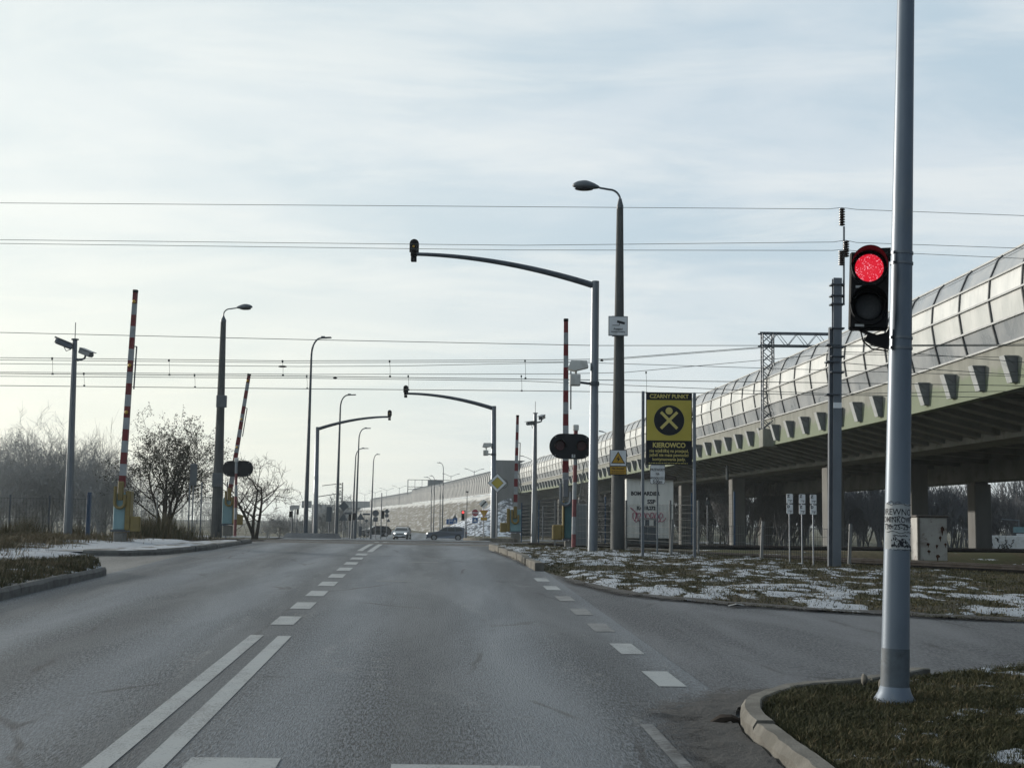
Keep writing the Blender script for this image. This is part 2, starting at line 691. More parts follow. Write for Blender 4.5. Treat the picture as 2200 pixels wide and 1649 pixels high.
# ------------------------------------------------------------------ ground and road
def ground():
    xs = np.concatenate([np.linspace(-900, -60, 30), np.linspace(-58, 58, 117), np.linspace(60, 900, 30)])
    ys = np.concatenate([np.linspace(-40, 60, 101), np.linspace(62, 300, 120), np.linspace(310, 1500, 60)])
    X, Yg = np.meshgrid(xs, ys)
    Z = zr(Yg) - .09
    Z += .10 * (fbm(X * .25, Yg * .25, 5) - .5) * (np.abs(X - xc(Yg)) > 9)
    Z -= .95 * np.clip((X - xc(Yg) - 3.2) / .6, 0, 1) * np.clip((43.5 - Yg) / 2.5, 0, 1) * np.clip((45 - X) / 10, 0, 1)
    v = np.stack([X, Yg, Z], -1).reshape(-1, 3)
    ny, nx = X.shape
    i = np.arange((ny - 1) * (nx - 1))
    a = i // (nx - 1) * nx + i % (nx - 1)
    f = np.stack([a, a + 1, a + nx + 1, a + nx], -1)
    m, nt, b = newmat('winter_ground')
    geo = nt.n('ShaderNodeNewGeometry').outputs['Position']
    n1 = nt.noise(geo, .35, 5, .6)
    n2 = nt.noise(geo, 6, 5, .7)
    c = nt.mix(nt.ramp(n2, .3, .7), (.055, .048, .03), (.10, .082, .05))
    c = nt.mix(nt.ramp(n1, .42, .6), c, (.065, .068, .035))
    sn = nt.math('ADD', nt.noise(nt.mapping(geo, (.5, 1.6, 1)), 1.0, 6, .65), nt.math('MULTIPLY', nt.noise(geo, 9, 3, .6), .25))
    c = nt.mix(nt.ramp(sn, .72, .78), c, (.55, .58, .62))
    nt.l(c, b.inputs['Base Color'])
    b.inputs['Roughness'].default_value = .95
    b.inputs['Specular IOR Level'].default_value = .1
    struct(npmesh('ground', v, f, m))


ground()


def asphalt_mat(name, base, tracks=True, salt=.34):
    m, nt, b = newmat(name)
    geo = nt.n('ShaderNodeNewGeometry').outputs['Position']
    sep = nt.n('ShaderNodeSeparateXYZ')
    nt.l(geo, sep.inputs[0])
    t = nt.math('ADD', nt.math('ADD', sep.outputs[0], 1.62), nt.math('MULTIPLY', sep.outputs[1], .0575))
    cmb = nt.n('ShaderNodeCombineXYZ')
    nt.l(t, cmb.inputs[0])
    nt.l(sep.outputs[1], cmb.inputs[1])
    road = cmb.outputs[0]
    grain = nt.noise(nt.mapping(road, (1, .17, 1)), 62, 3, .85)
    mid = nt.noise(nt.mapping(road, (1, .3, 1)), 17, 4, .75)
    c = nt.mix(nt.ramp(grain, .41, .60), tuple(x * .18 for x in base), tuple(x * 2.6 for x in base))
    c = nt.mix(nt.ramp(mid, .35, .75, 0, .35), c, tuple(x * .55 for x in base))
    big = nt.noise(nt.mapping(road, (.8, .12, 1)), 1.2, 5, .6, .4)
    c = nt.mix(nt.ramp(big, .38, .68, 0, .68), c, tuple(x * 1.9 for x in base))
    if tracks:
        # polished wheel tracks, darker oily strip between them
        ph = nt.math('SINE', nt.math('ADD', nt.math('MULTIPLY', t, 3.785), -4.22))
        ph = nt.math('ADD', ph, nt.math('MULTIPLY', nt.math('SUBTRACT', big, .5), 1.6))
        c = nt.mix(nt.ramp(ph, -.1, 1.0, 0, .5), c, tuple(x * .50 for x in base))
        c = nt.mix(nt.ramp(ph, .0, -1.0, 0, .42), c, tuple(x * 2.6 for x in base))
    sl_ = nt.noise(nt.mapping(road, (1.0, .16, 1)), 1.6, 7, .72, 1.2)
    sl2 = nt.noise(nt.mapping(road, (1.0, .6, 1)), 5, 6, .7, .6)
    s = nt.math('ADD', sl_, nt.math('MULTIPLY', nt.math('SUBTRACT', sl2, .5), .55))
    c = nt.mix(nt.math('MULTIPLY', nt.ramp(s, .56, .76, 0, salt), nt.ramp(grain, .30, .60, .45, 1.0)), c, (.27, .275, .265))
    # fine cracks and tar-sealed seams, oily drips
    vo = nt.n('ShaderNodeTexVoronoi', feature='DISTANCE_TO_EDGE')
    vo.inputs['Scale'].default_value = .42
    wob = nt.n('ShaderNodeMix', data_type='VECTOR')
    wob.inputs[0].default_value = .12
    nt.l(nt.mapping(road, (1, .42, 1)), wob.inputs[4])
    wn_ = nt.n('ShaderNodeTexNoise')
    wn_.inputs['Scale'].default_value = 1.6
    wn_.inputs['Detail'].default_value = 6
    nt.l(road, wn_.inputs['Vector'])
    nt.l(wn_.outputs['Color'], wob.inputs[5])
    nt.l(wob.outputs[1], vo.inputs['Vector'])
    ck = nt.math('MULTIPLY', nt.ramp(vo.outputs['Distance'], .012, .003), nt.ramp(nt.noise(road, .45, 3, .6), .48, .6))
    c = nt.mix(nt.math('MULTIPLY', ck, .75), c, (.014, .014, .015))
    dr = nt.ramp(nt.noise(nt.mapping(road, (1, .35, 1)), 3.4, 3, .5), .70, .78, 0, .5)
    c = nt.mix(dr, c, (.022, .023, .025))
    nt.l(c, b.inputs['Base Color'])
    rg = nt.ramp(big, .3, .7, .58, .44)
    nt.l(rg, b.inputs['Roughness'])
    b.inputs['Specular IOR Level'].default_value = .13
    bp = nt.n('ShaderNodeBump')
    bp.inputs['Strength'].default_value = 1.0
    bp.inputs['Distance'].default_value = .018
    nt.l(grain, bp.inputs['Height'])
    nt.l(bp.outputs[0], b.inputs['Normal'])
    return m


M['asphalt'] = asphalt_mat('worn_asphalt', (.054, .062, .071))
M['asphalt_side'] = asphalt_mat('dark_asphalt', (.046, .050, .056), False, .10)
M['asphalt_path'] = asphalt_mat('dusty_asphalt', (.095, .093, .088), False, .7)


def sheet(name, xa, xb, ys, nx, m, dz=0.0, crown=0.0):
    ys = np.asarray(ys, float)
    u = np.linspace(0, 1, nx)
    X = xa(ys)[:, None] * (1 - u) + xb(ys)[:, None] * u
    Yg = np.repeat(ys[:, None], nx, 1)
    Z = zr(Yg) + dz
    v = np.stack([X, Yg, Z], -1).reshape(-1, 3)
    i = np.arange((len(ys) - 1) * (nx - 1))
    a = i // (nx - 1) * nx + i % (nx - 1)
    f = np.stack([a, a + 1, a + nx + 1, a + nx], -1)
    return npmesh(name, v, f, m)


road = struct(sheet('road', lambda y: xc(y) - 4.0 - 3.0 * np.clip((y - 52) / 20, 0, 1), lambda y: xc(y) + 3.8, np.concatenate([np.arange(-30, 70, .5), np.arange(70, 420, 2)]), 5, 'asphalt'))
# the road crossing ours beyond the rails, where the dark car turns
cross = struct(sheet('crossing_road', lambda y: y * 0 - 60, lambda y: y * 0 + 30, np.arange(160, 178, 1.0), 4, 'asphalt', -.006))


def resample(pts, n):
    p = np.array(pts, float)
    d = np.concatenate([[0], np.cumsum(np.hypot(*(p[1:] - p[:-1]).T))])
    s = np.linspace(0, d[-1], n)
    return np.stack([np.interp(s, d, p[:, 0]), np.interp(s, d, p[:, 1])], -1)


def smooth_curve(pts, n, it=3):
    p = resample(pts, n)
    for _ in range(it * max(1, n // 30)):
        q = p.copy()
        q[1:-1] = (p[:-2] + 2 * p[1:-1] + p[2:]) / 4
        p = q
    return p


def strip(name, A, B, n, k, mats, height, attrs=None, smooth_it=2):
    """surface between two plan curves; height(x, y, u) -> z; u runs 0 at A to 1 at B"""
    a, b = smooth_curve(A, n, smooth_it), smooth_curve(B, n, smooth_it)
    u = np.linspace(0, 1, k) ** 1.25
    P = a[:, None, :] * (1 - u)[None, :, None] + b[:, None, :] * u[None, :, None]
    X, Yg = P[..., 0], P[..., 1]
    U = np.repeat(u[None, :], n, 0)
    Z = height(X, Yg, U)
    at = {kk: fn(X, Yg, U).ravel() for kk, fn in (attrs or {}).items()}
    v = np.stack([X, Yg, Z], -1).reshape(-1, 3)
    i = np.arange((n - 1) * (k - 1))
    q = i // (k - 1) * k + i % (k - 1)
    f = np.stack([q, q + 1, q + k + 1, q + k], -1)
    # face up
    e1, e2 = v[f[0, 1]] - v[f[0, 0]], v[f[0, 3]] - v[f[0, 0]]
    if np.cross(e1, e2)[2] < 0:
        f = f[:, ::-1]
    return npmesh(name, v, f, mats, attrs=at), (X, Yg, Z)


SOIL = [(.024, .021, .015), (.058, .048, .030), (.044, .042, .022)]
SNOW = [(.37, .405, .45), (.23, .245, .26)]
M['verge'] = attr_mat('grassy_soil_with_snow', 'snow', SOIL, SNOW)
def mud_mat():
    m, nt, b = newmat('wet_mud')
    geo = nt.n('ShaderNodeNewGeometry').outputs['Position']
    nt.l(nt.mix(nt.noise(geo, 9, 5, .7), (.012, .011, .010), (.034, .031, .027)), b.inputs['Base Color'])
    b.inputs['Roughness'].default_value = .75
    at = nt.n('ShaderNodeAttribute', attribute_name='cover').outputs['Fac']
    f = nt.math('ADD', at, nt.math('MULTIPLY', nt.math('SUBTRACT', nt.noise(geo, 7, 6, .75), .5), 1.5))
    tr = nt.n('ShaderNodeBsdfTransparent')
    mx = nt.n('ShaderNodeMixShader')
    nt.l(nt.ramp(f, .25, .75), mx.inputs[0])
    nt.l(tr.outputs[0], mx.inputs[1])
    nt.l(b.outputs[0], mx.inputs[2])
    out = [n for n in m.node_tree.nodes if n.type == 'OUTPUT_MATERIAL'][0]
    nt.l(mx.outputs[0], out.inputs[0])
    bp = nt.n('ShaderNodeBump')
    bp.inputs['Strength'].default_value = .7
    bp.inputs['Distance'].default_value = .03
    nt.l(nt.noise(geo, 25, 4, .7), bp.inputs['Height'])
    nt.l(bp.outputs[0], b.inputs['Normal'])
    return m


M['mud'] = mud_mat()

# side road on the right and the dusty way on the left
FAR_EDGE = [(-.42, 37.2), (-.38, 36.4), (.36, 29.9), (.63, 26.4), (1.15, 23.1), (1.82, 20.3), (2.65, 19.1), (4.28, 17.8), (6.3, 16.8), (10, 15.2), (18, 12.5)]
NEAR_EDGE = [(1.54, 3.0), (1.52, 7.0), (1.46, 8.7), (1.58, 9.4), (1.85, 9.9), (2.15, 10.2), (2.75, 10.5), (3.3, 11.1), (4.5, 11.8), (8, 12.0), (16, 9.5)]


def side_road():
    v, f = [], []
    ys = np.arange(2, 40, .5)
    for y in ys:
        fe = sorted((q[1], q[0]) for q in FAR_EDGE)
        xe = float(np.interp(y, [q[0] for q in fe], [q[1] for q in fe])) + .35
        for x in np.linspace(float(xc(y)) + 2.9, max(xe, float(xc(y)) + 3.0), 8):
            v.append((x, y, zf(y) - .006))
    for i in range(len(ys) - 1):
        for j in range(7):
            a = i * 8 + j
            f.append((a, a + 1, a + 9, a + 8))
    struct(npmesh('side_road', v, f, 'asphalt_side'))
    v, f = [], []
    ys = np.arange(4, 46, .5)
    for y in ys:
        for x in np.linspace(-26, xc(y) - 3.6, 8):
            v.append((x, y, zf(y) - .006))
    for i in range(len(ys) - 1):
        for j in range(7):
            a = i * 8 + j
            f.append((a, a + 1, a + 9, a + 8))
    struct(npmesh('side_path', v, f, 'asphalt_path'))


side_road()


def track_pt(u):
    """plan of the near track bending towards the right"""
    P = [(-40, 44.5), (-20, 43.9), (-9, 43.2), (-3, 42.1), (1, 40.4), (4.5, 38.0), (8, 34.9), (11.5, 31.2), (17, 25.0), (26, 14)]
    return P


TRK = smooth_curve(track_pt(0), 200, 4)


def offset_curve(c, d):
    t = np.gradient(c, axis=0)
    t /= np.linalg.norm(t, axis=1)[:, None]
    return c + np.stack([t[:, 1], -t[:, 0]], -1) * d      # +d = to the right of travel (towards the camera)


BACK = [tuple(p) for p in offset_curve(TRK, 1.75) if p[0] > -.2 and p[0] < 20]


def snow_r(X, Y, U):
    s = .42 * fbm(X * 1.0 + .2 * Y, Y * .8, 3, 4) + .58 * fbm(X * 5.0, Y * 2.6, 8, 5)
    s = s + .10 * np.exp(-(U / .45) ** 2) - .06 * np.exp(-(U / .03) ** 2) - .14 * np.clip(U - .6, 0, 1) - .10 * np.clip((X - 5) / 5, 0, 1)
    return np.clip((s - .585) * 6.0 + .5, 0, 1)


def h_far(X, Y, U):
    rise = np.clip(U / .05, 0, 1)
    return zr(Y) - .004 + rise * .05 + .06 * np.clip(U / .4, 0, 1) + .05 * (fbm(X * 1.3, Y * 1.3, 2) - .5) * np.clip(U / .1, 0, 1) + - .60 * np.clip((U - .70) / .30, 0, 1) ** 1.4 + .02 * snow_r(X, Y, U) + .02 * (fbm(X * 9, Y * 9, 4) - .5)


vg1, VG1 = strip('verge', FAR_EDGE, BACK, 420, 190, 'verge', h_far, {'snow': snow_r})
struct(vg1)


def snow_n(X, Y, U):
    s = .45 * fbm(X * 1.6, Y * 1.8, 21, 3) + .55 * fbm(X * 8, Y * 7, 28, 4)
    s = s + .10 * np.clip((X - 3) / 3, -.5, 1) - .03
    return np.clip((s - .558) * 6.0 + .5, 0, 1)


def h_near(X, Y, U):
    return zr(Y) + .105 + .03 * np.clip(U / .3, 0, 1) + .04 * (fbm(X * 2, Y * 2, 6) - .5) + .02 * snow_n(X, Y, U)


NE_IN = [(x + (.16 if y < 9 else .12), y - (.0 if y < 9 else .16)) for x, y in NEAR_EDGE]
vg2, VG2 = strip('verge', NE_IN, [(9, 2.4), (9.5, 3), (10, 4), (10.5, 5), (11, 6), (12, 7), (16.5, 8)], 300, 220, 'verge', h_near, {'snow': snow_n})
struct(vg2)

# left islands and bank
LI_A = [(-5.9, 5.0), (-6.25, 11.0), (-6.72, 17.9), (-6.95, 23.2)]
LI_B = [(-13.5, 5.0), (-13.0, 12.0), (-10.6, 21.5), (-7.6, 24.6)]


def snow_l(X, Y, U):
    s = .5 * fbm(X * 2, Y * 2, 31, 4) + .5 * fbm(X * 7, Y * 7, 38, 3)
    return np.clip((s - .60 + .10 * np.exp(-U / .2)) * 8 + .5, 0, 1)


vg3, VG3 = strip('verge', LI_A, LI_B, 160, 80, 'verge', lambda X, Y, U: zr(Y) + .135 + .10 * np.clip(U / .25, 0, 1) * (1 - np.clip((U - .75) / .25, 0, 1)) + .04 * (fbm(X * 2, Y * 2, 9) - .5), {'snow': snow_l})
struct(vg3)
LB_A = [(-16.0, 20.5), (-11.5, 24.4), (-9.6, 26.8), (-9.1, 29.4), (-8.95, 33), (-8.9, 37), (-9.2, 40.2)]
LB_B = [(-42, 26), (-42, 29), (-42, 33), (-42, 36), (-41, 39), (-40, 41), (-38, 42.5)]


def snow_b(X, Y, U):
    s = .45 * fbm(X * .9, Y * 1.8, 41, 5) + .55 * fbm(X * 4, Y * 5, 48, 3)
    s = s + .30 * np.exp(-(U / .075) ** 2) - .06 - .1 * np.clip((U - .12) * 6, 0, 1)
    return np.clip((s - .55) * 6 + .5, 0, 1)


vg4, VG4 = strip('verge', LB_A, LB_B, 170, 150, 'verge', lambda X, Y, U: zr(Y) - .004 + .07 * np.clip(U / .02, 0, 1) + .10 * np.clip(U / .2, 0, 1) + .10 * (fbm(X * .9, Y * .9, 12) - .5) * np.clip(U / .05, 0, 1), {'snow': snow_b})
struct(vg4)
# second island, paved and dusted with snow
I2_A = [(-9.6, 29.9), (-8.5, 30.0), (-7.82, 30.9), (-7.45, 33.6), (-7.6, 38.0), (-7.72, 40.3)]
I2_B = [(-10.4, 30.4), (-9.7, 31.0), (-9.2, 32.0), (-8.9, 34.5), (-8.7, 38.0), (-8.5, 40.4)]


def snow_i(X, Y, U):
    s = .5 * fbm(X * 1.5, Y * 1.2, 61, 4) + .5 * fbm(X * 6, Y * 5, 68, 3)
    return np.clip((s - .49) * 8 + .5, 0, 1)


M['paved'] = attr_mat('dusty_paving_with_snow', 'snow', [(.11, .108, .10), (.15, .147, .138), (.09, .088, .08)], SNOW)
is2, _ = strip('traffic_island', I2_A, I2_B, 70, 20, 'paved', lambda X, Y, U: zr(Y) + .088 + 0 * X, {'snow': snow_i})
struct(is2)


def kerb_run(name, pts, wd, hh, m, n=None, up=0.0, side=1, seg=1.0, seed=1):
    """run of kerb stones along a plan curve; each stone slightly out of true, open joints between"""
    c = smooth_curve(pts, 120, 2)
    d = np.concatenate([[0], np.cumsum(np.hypot(*(c[1:] - c[:-1]).T))])
    k = max(1, int(round(d[-1] / seg)))
    rr = random.Random(seed)
    mb = MB()
    for i in range(k):
        s0, s1 = d[-1] * i / k + .011, d[-1] * (i + 1) / k - .011
        dz, dl = rr.uniform(-.012, .012), rr.uniform(-.012, .012)
        rows = []
        for s in np.linspace(s0, s1, 9):
            x, y = np.interp(s, d, c[:, 0]), np.interp(s, d, c[:, 1])
            x2, y2 = np.interp(s + .05, d, c[:, 0]), np.interp(s + .05, d, c[:, 1])
            x1, y1 = np.interp(s - .05, d, c[:, 0]), np.interp(s - .05, d, c[:, 1])
            t = Vector((x2 - x1, y2 - y1, 0)).normalized()
            nn = Vector((t.y, -t.x, 0)) * side
            z = zf(y)
            p = Vector((x, y, z)) + nn * dl
            ch = .025 + abs(rr.gauss(0, .007))
            hh_ = hh
            p = p + nn * rr.gauss(0, .003) + Vector((0, 0, rr.gauss(0, .002)))
            rows.append([p + Vector((0, 0, -.1)), p + Vector((0, 0, hh - ch * 1.6 + dz)), p + nn * ch + Vector((0, 0, hh + dz)), p + nn * (wd - .01) + Vector((0, 0, hh + dz)), p + nn * wd + Vector((0, 0, hh - .01 + dz)), p + nn * wd + Vector((0, 0, -.1))])
        vs = [q for r_ in rows for q in r_]
        fs = [(5, 4, 3, 2, 1, 0), tuple(48 + j for j in range(6))]
        for a in range(8):
            for j in range(5):
                fs.append((a * 6 + j, a * 6 + j + 1, a * 6 + 7 + j, a * 6 + 6 + j))
        mb.add(vs, fs)
    return struct(mb.build(name, m, smooth=True, ang=25))


kerb_run('kerb', NEAR_EDGE[:8], .135, .14, 'kerb', side=1, seg=.92, seed=4)
kerb_run('kerb', [(-.40, 36.9), (-.38, 36.4), (.0, 33.0), (.36, 29.9), (.60, 27.0), (.66, 26.2)], .18, .15, 'kerb', side=1, seg=1.0, seed=7)
kerb_run('kerb', [(-5.86, 5.0), (-6.2, 11.0), (-6.67, 17.9), (-6.88, 23.3)], .16, .15, 'kerb_grey', side=-1, seg=2.2, seed=2)
kerb_run('kerb', [(-9.4, 29.9), (-8.4, 30.0), (-7.78, 30.9), (-7.40, 33.6), (-7.55, 38.0), (-7.66, 40.3)], .16, .12, 'kerb_grey', side=-1, seg=2.0, seed=3)
kerb_run('kerb', [(-1.8, 58.0), (-1.55, 56.0), (-.9, 53.8), (.3, 52.8)], .2, .10, 'kerb', side=1, seg=1.0, seed=9)

# wet mud in the gutter by the near kerb and beside the far kerb
def mud_strip(pts, w, z, seed, nm='mud'):
    c = smooth_curve(pts, 60, 2)
    t = np.gradient(c, axis=0)
    t /= np.linalg.norm(t, axis=1)[:, None]
    nrm = np.stack([-t[:, 1], t[:, 0]], -1)
    k = 14
    wob = w * (.6 + .8 * fbm(np.arange(60) * .35, np.zeros(60), seed))
    fade = np.minimum(1, np.minimum(np.arange(60), 59 - np.arange(60)) / 10.0)
    v, f = [], []
    for i in range(60):
        for j in range(k):
            q = c[i] + nrm[i] * wob[i] * fade[i] * j / (k - 1)
            v.append((q[0], q[1], zf(q[1]) + z + (.02 + .035 * float(vnoise(np.array([q[0] * 9]), np.array([q[1] * 9]), 2)[0])) * math.sin(math.pi * (1 - j / (k - 1)) / 2) * fade[i]))
    for i in range(59):
        for j in range(k - 1):
            a = i * k + j
            f.append((a, a + k, a + k + 1, a + 1))
    cov = [(1 - j / (k - 1)) * fade[i] for i in range(60) for j in range(k)]
    o = npmesh(nm, v, f, 'mud', attrs={'cover': cov})
    struct(o)


mud_strip([(1.50, 6.0), (1.50, 7.2), (1.45, 8.6), (1.55, 9.4), (1.83, 9.95), (2.3, 10.35), (2.8, 10.6)], .85, .006, 3)
mud_strip([(13, 14.0), (10, 15.2), (6.3, 16.85), (4.28, 17.85), (2.65, 19.15), (1.82, 20.35), (1.15, 23.1), (.66, 26.0)], .5, .004, 12)
mud_strip([(.62, 26.2), (.34, 29.9), (-.05, 33.0), (-.42, 36.4)], .35, .004, 8)


# ---- road markings, parts of the road
M['marking'] = None


def marking_mat(name='worn_white_marking', a=.47, b_=.72, col=(.235, .255, .26)):
    m, nt, b = newmat(name)
    geo = nt.n('ShaderNodeNewGeometry').outputs['Position']
    w = nt.math('ADD', nt.noise(geo, 60, 4, .75), nt.math('MULTIPLY', nt.math('SUBTRACT', nt.noise(nt.mapping(geo, (1, .5, 1)), 3.0, 5, .65), .5), .7))
    ed = nt.noise(nt.mapping(geo, (1, .25, 1)), 130, 3, .8)
    w = nt.math('ADD', w, nt.math('MULTIPLY', nt.math('SUBTRACT', ed, .5), .55))
    c = nt.mix(nt.ramp(w, a, b_), col, (.075, .08, .083))
    c = nt.mix(nt.ramp(nt.noise(geo, 5, 4, .6), .4, .75, 0, .4), c, (.27, .275, .27))
    nt.l(c, b.inputs['Base Color'])
    b.inputs['Roughness'].default_value = .6
    return m


M['marking'] = marking_mat()
M['marking_ghost'] = marking_mat('ghost_marking', .20, .62, (.14, .145, .142))
M['marking_faint'] = marking_mat('faint_dirty_marking', .34, .58, (.15, .155, .152))


def mark(t0, t1, y0, y1, name='lane_marking', m='marking', z=.004):
    ys = np.linspace(y0, y1, max(2, int((y1 - y0) / .5) + 1))
    v, f = [], []
    for y in ys:
        v += [(float(xc(y)) + t0, y, zf(y) + z), (float(xc(y)) + t1, y, zf(y) + z)]
    for i in range(len(ys) - 1):
        f.append((2 * i, 2 * i + 1, 2 * i + 3, 2 * i + 2))
    o = npmesh(name, v, f, m, parent=road)
    return o


mark(-.23, -.09, 2.0, 14.1)
mark(.06, .20, 2.0, 14.05)
for i in range(9):
    mark(-.16, .10, 15.2 + 2.05 * i, 16.2 + 2.05 * i, 'dash_marking')
for y, mm in ((10.75, 'marking'), (12.85, 'marking'), (14.9, 'marking_faint'), (16.9, 'marking_faint'), (19.0, 'marking_faint'), (21.1, 'marking'), (23.1, 'marking')):
    mark(3.42, 3.64, y, y + .9, 'dash_marking', mm)
mark(3.0, 3.085, 2.5, 9.0, 'edge_marking', 'marking_ghost')
mark(.30, .80, 7.0, 7.72, 'stop_marking')
mark(1.42, 2.24, 7.0, 7.6, 'stop_marking')
mark(-.26, -.12, 34.2, 45.0)
mark(.02, .16, 33.6, 45.5)
mark(1.15, 1.75, 28.7, 28.95, 'stop_marking', 'marking_faint')
mark(.70, 1.30, 22.6, 22.8, 'stop_marking', 'marking_faint')
mark(-.2, -.05, 55, 150)
mark(.05, .20, 55, 150)


# ------------------------------------------------------------------ railway
def railway():
    def rail_line(curve, off, name, parent, flush=False):
        c = offset_curve(curve, off)
        mb = MB()
        pr = [(-.06, -.13), (.06, -.13), (.06, -.10), (.018, -.08), (.018, -.035), (.035, -.025), (.035, 0), (-.035, 0), (-.035, -.025), (-.018, -.035), (-.018, -.08), (-.06, -.10)]
        vs, fs = [], []
        t = np.gradient(c, axis=0)
        t /= np.linalg.norm(t, axis=1)[:, None]
        for i in range(len(c)):
            for a, b in pr:
                vs.append((c[i, 0] + t[i, 1] * a, c[i, 1] - t[i, 0] * a, rz(c[i]) + b))
        n = len(pr)
        for i in range(len(c) - 1):
            for k in range(n):
                j = (k + 1) % n
                fs.append((i * n + k, i * n + n + k, i * n + n + j, i * n + j))
        mb.add(vs, fs)
        return mb.build(name, 'rail', parent)

    RZ = .79

    def rz(q):
        return RZ - (.013 * max(0.0, min(q[0] - 1.0, 14)) if q[1] < 45.5 else 0.0)

    straight = np.stack([np.linspace(-60, 70, 40), 46.6 - .0 * np.linspace(-60, 70, 40)], -1)
    M['ballast'] = mat('shade_black_ballast', (.003, .003, .003), (.009, .0085, .008), 18, .95, 0, .1, bump=.9, bscale=25)  # near-black: the shade on the track side is put into the colour
    M['sleeper'] = mat('old_sleeper', (.06, .055, .05), (.04, .036, .033), 8, .9)
    for ci, (curve, lab, lim) in enumerate(((TRK, 'rail track curving towards the right side of the crossing, on shade-black ballast', (.0, -7.8)), (straight, 'straight rail track behind the curved one, running across the far side of the crossing', (-1.0, -8.5)))):
        tr = thing('rail_track', lab, 'rail track', (0, 0, 0))
        rail_line(curve, -.72, 'rail', tr)
        rail_line(curve, .72, 'rail', tr)
        # ballast both sides of the road
        for side in (0, 1):
            sel = [p for p in curve if (p[0] > lim[0] if side == 0 else p[0] < lim[1])]
            c = np.array(sel)
            t = np.gradient(c, axis=0)
            t /= np.linalg.norm(t, axis=1)[:, None]
            v, f = [], []
            pr = [(-2.3, -.55), (-1.5, -.13), (1.5, -.05), (1.58, -1.05)]  # last point: steep near edge added to show as a dark band
            for i in range(len(c)):
                for a, b in pr:
                    v.append((c[i, 0] + t[i, 1] * a, c[i, 1] - t[i, 0] * a, rz(c[i]) + b))
            for i in range(len(c) - 1):
                for k in range(3):
                    q = i * 4 + k
                    f.append((q, q + 4, q + 5, q + 1))
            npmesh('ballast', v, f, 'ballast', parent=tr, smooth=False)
        mb = MB()
        s = 0
        d = np.concatenate([[0], np.cumsum(np.hypot(*(curve[1:] - curve[:-1]).T))])
        while s < d[-1]:
            x, y = np.interp(s, d, curve[:, 0]), np.interp(s, d, curve[:, 1])
            x2, y2 = np.interp(s + .2, d, curve[:, 0]), np.interp(s + .2, d, curve[:, 1])
            if (lim[0] < x < 30) or (-40 < x < lim[1]):
                mb.box(x, y, rz((x, y)) - .13 + .01, .24, 2.5, .10, Matrix.Rotation(math.atan2(y2 - y, x2 - x), 3, 'Z'))
            s += .62
        sl_ = mb.build('sleepers', 'sleeper', tr)
        sl_['kind'] = 'stuff'
        # paved infill where the road goes over
        mb = MB()
        for yy, ww in (((42.2, 4.0),) if ci == 0 else ((46.6, 3.6),)):
            pass
    M['panel'] = mat('crossing_panel', (.17, .17, .165), (.12, .12, .118), 6, .7, 0, .3, dirt=(.26, .26, .25), dscale=2)
    for ci, (curve, yo) in enumerate(((TRK, 0), (straight, 0))):
        c = np.array([p for p in curve if -8.2 < p[0] < .6])
        if len(c) < 4:
            c = np.stack([np.linspace(-8.2, .6, 10), np.full(10, 46.6)], -1)
        c = resample(c, 24)
        for a0, a1, nm in ((-.64, .64, 'between the rails'), (.80, 1.5, 'on the near side'), (-1.5, -.80, 'on the far side')):
            ca, cb_ = offset_curve(c, a0), offset_curve(c, a1)
            v = [(p[0], p[1], zf(p[1]) + .006) for p in ca] + [(p[0], p[1], zf(p[1]) + .006) for p in cb_]
            n = len(ca)
            f = [(i, n + i, n + i + 1, i + 1) for i in range(n - 1)]
            f = [q[::-1] for q in f]
            o = npmesh('crossing_deck', v, f, 'panel')
            struct(o)


railway()


# ------------------------------------------------------------------ viaduct
VST = np.array([(16.9, 20, 6.2), (17.1, 30, 6.2), (17.2, 45, 6.2), (16.85, 57, 6.2), (16.2, 69, 6.2), (15.4, 80.6, 6.2), (14.5, 93, 6.2), (13.85, 101, 6.2), (9.7, 149, 6.2), (6.8, 181, 6.22), (1.4, 230, 6.3),
                (-17, 352, 6.5), (-31, 430, 6.5), (-59, 580, 6.5), (-92, 720, 6.4)])
_vd = np.concatenate([[0], np.cumsum(np.hypot(*(VST[1:, :2] - VST[:-1, :2]).T))])


def _smooth_station():
    s = np.arange(0, _vd[-1], 1.0)
    p = np.stack([np.interp(s, _vd, VST[:, k]) for k in range(3)], -1)
    for _ in range(120):
        q = p.copy()
        q[1:-1] = (p[:-2] + 2 * p[1:-1] + p[2:]) / 4
        p = q
    return s, p


VS, VP_ = _smooth_station()
S_AB = float(np.interp(230, VP_[:, 1], VS))      # where the deck ends at the abutment
S_END = float(VS[-1])


def vfr(s):
    p = Vector([float(np.interp(s, VS, VP_[:, k])) for k in range(3)])
    q = Vector([float(np.interp(s + 1, VS, VP_[:, k])) for k in range(3)])
    r_ = Vector([float(np.interp(s - 1, VS, VP_[:, k])) for k in range(3)])
    t = (q - r_)
    t.z = 0
    t.normalize()
    return p, t, Vector((t.y, -t.x, 0))


def vat(s, u, w):
    p, t, n = vfr(s)
    return p + n * u + Vector((0, 0, w))


def sweep(mb, prof, s0, s1, step, closed=True, cap=True):
    ss = np.linspace(s0, s1, max(2, int(abs(s1 - s0) / step) + 1))
    n = len(prof)
    vs, fs = [], []
    for s in ss:
        p, t, nn = vfr(s)
        for u, w in prof:
            vs.append(p + nn * u + Vector((0, 0, w)))
    for i in range(len(ss) - 1):
        for k in range(n if closed else n - 1):
            j = (k + 1) % n
            fs.append((i * n + k, i * n + j, i * n + n + j, i * n + n + k))
    if closed and cap:
        fs.append(tuple(range(n)))
        fs.append(tuple(range(len(ss) * n - 1, len(ss) * n - n - 1, -1)))
    return mb.add(vs, fs)


M['fascia'] = None


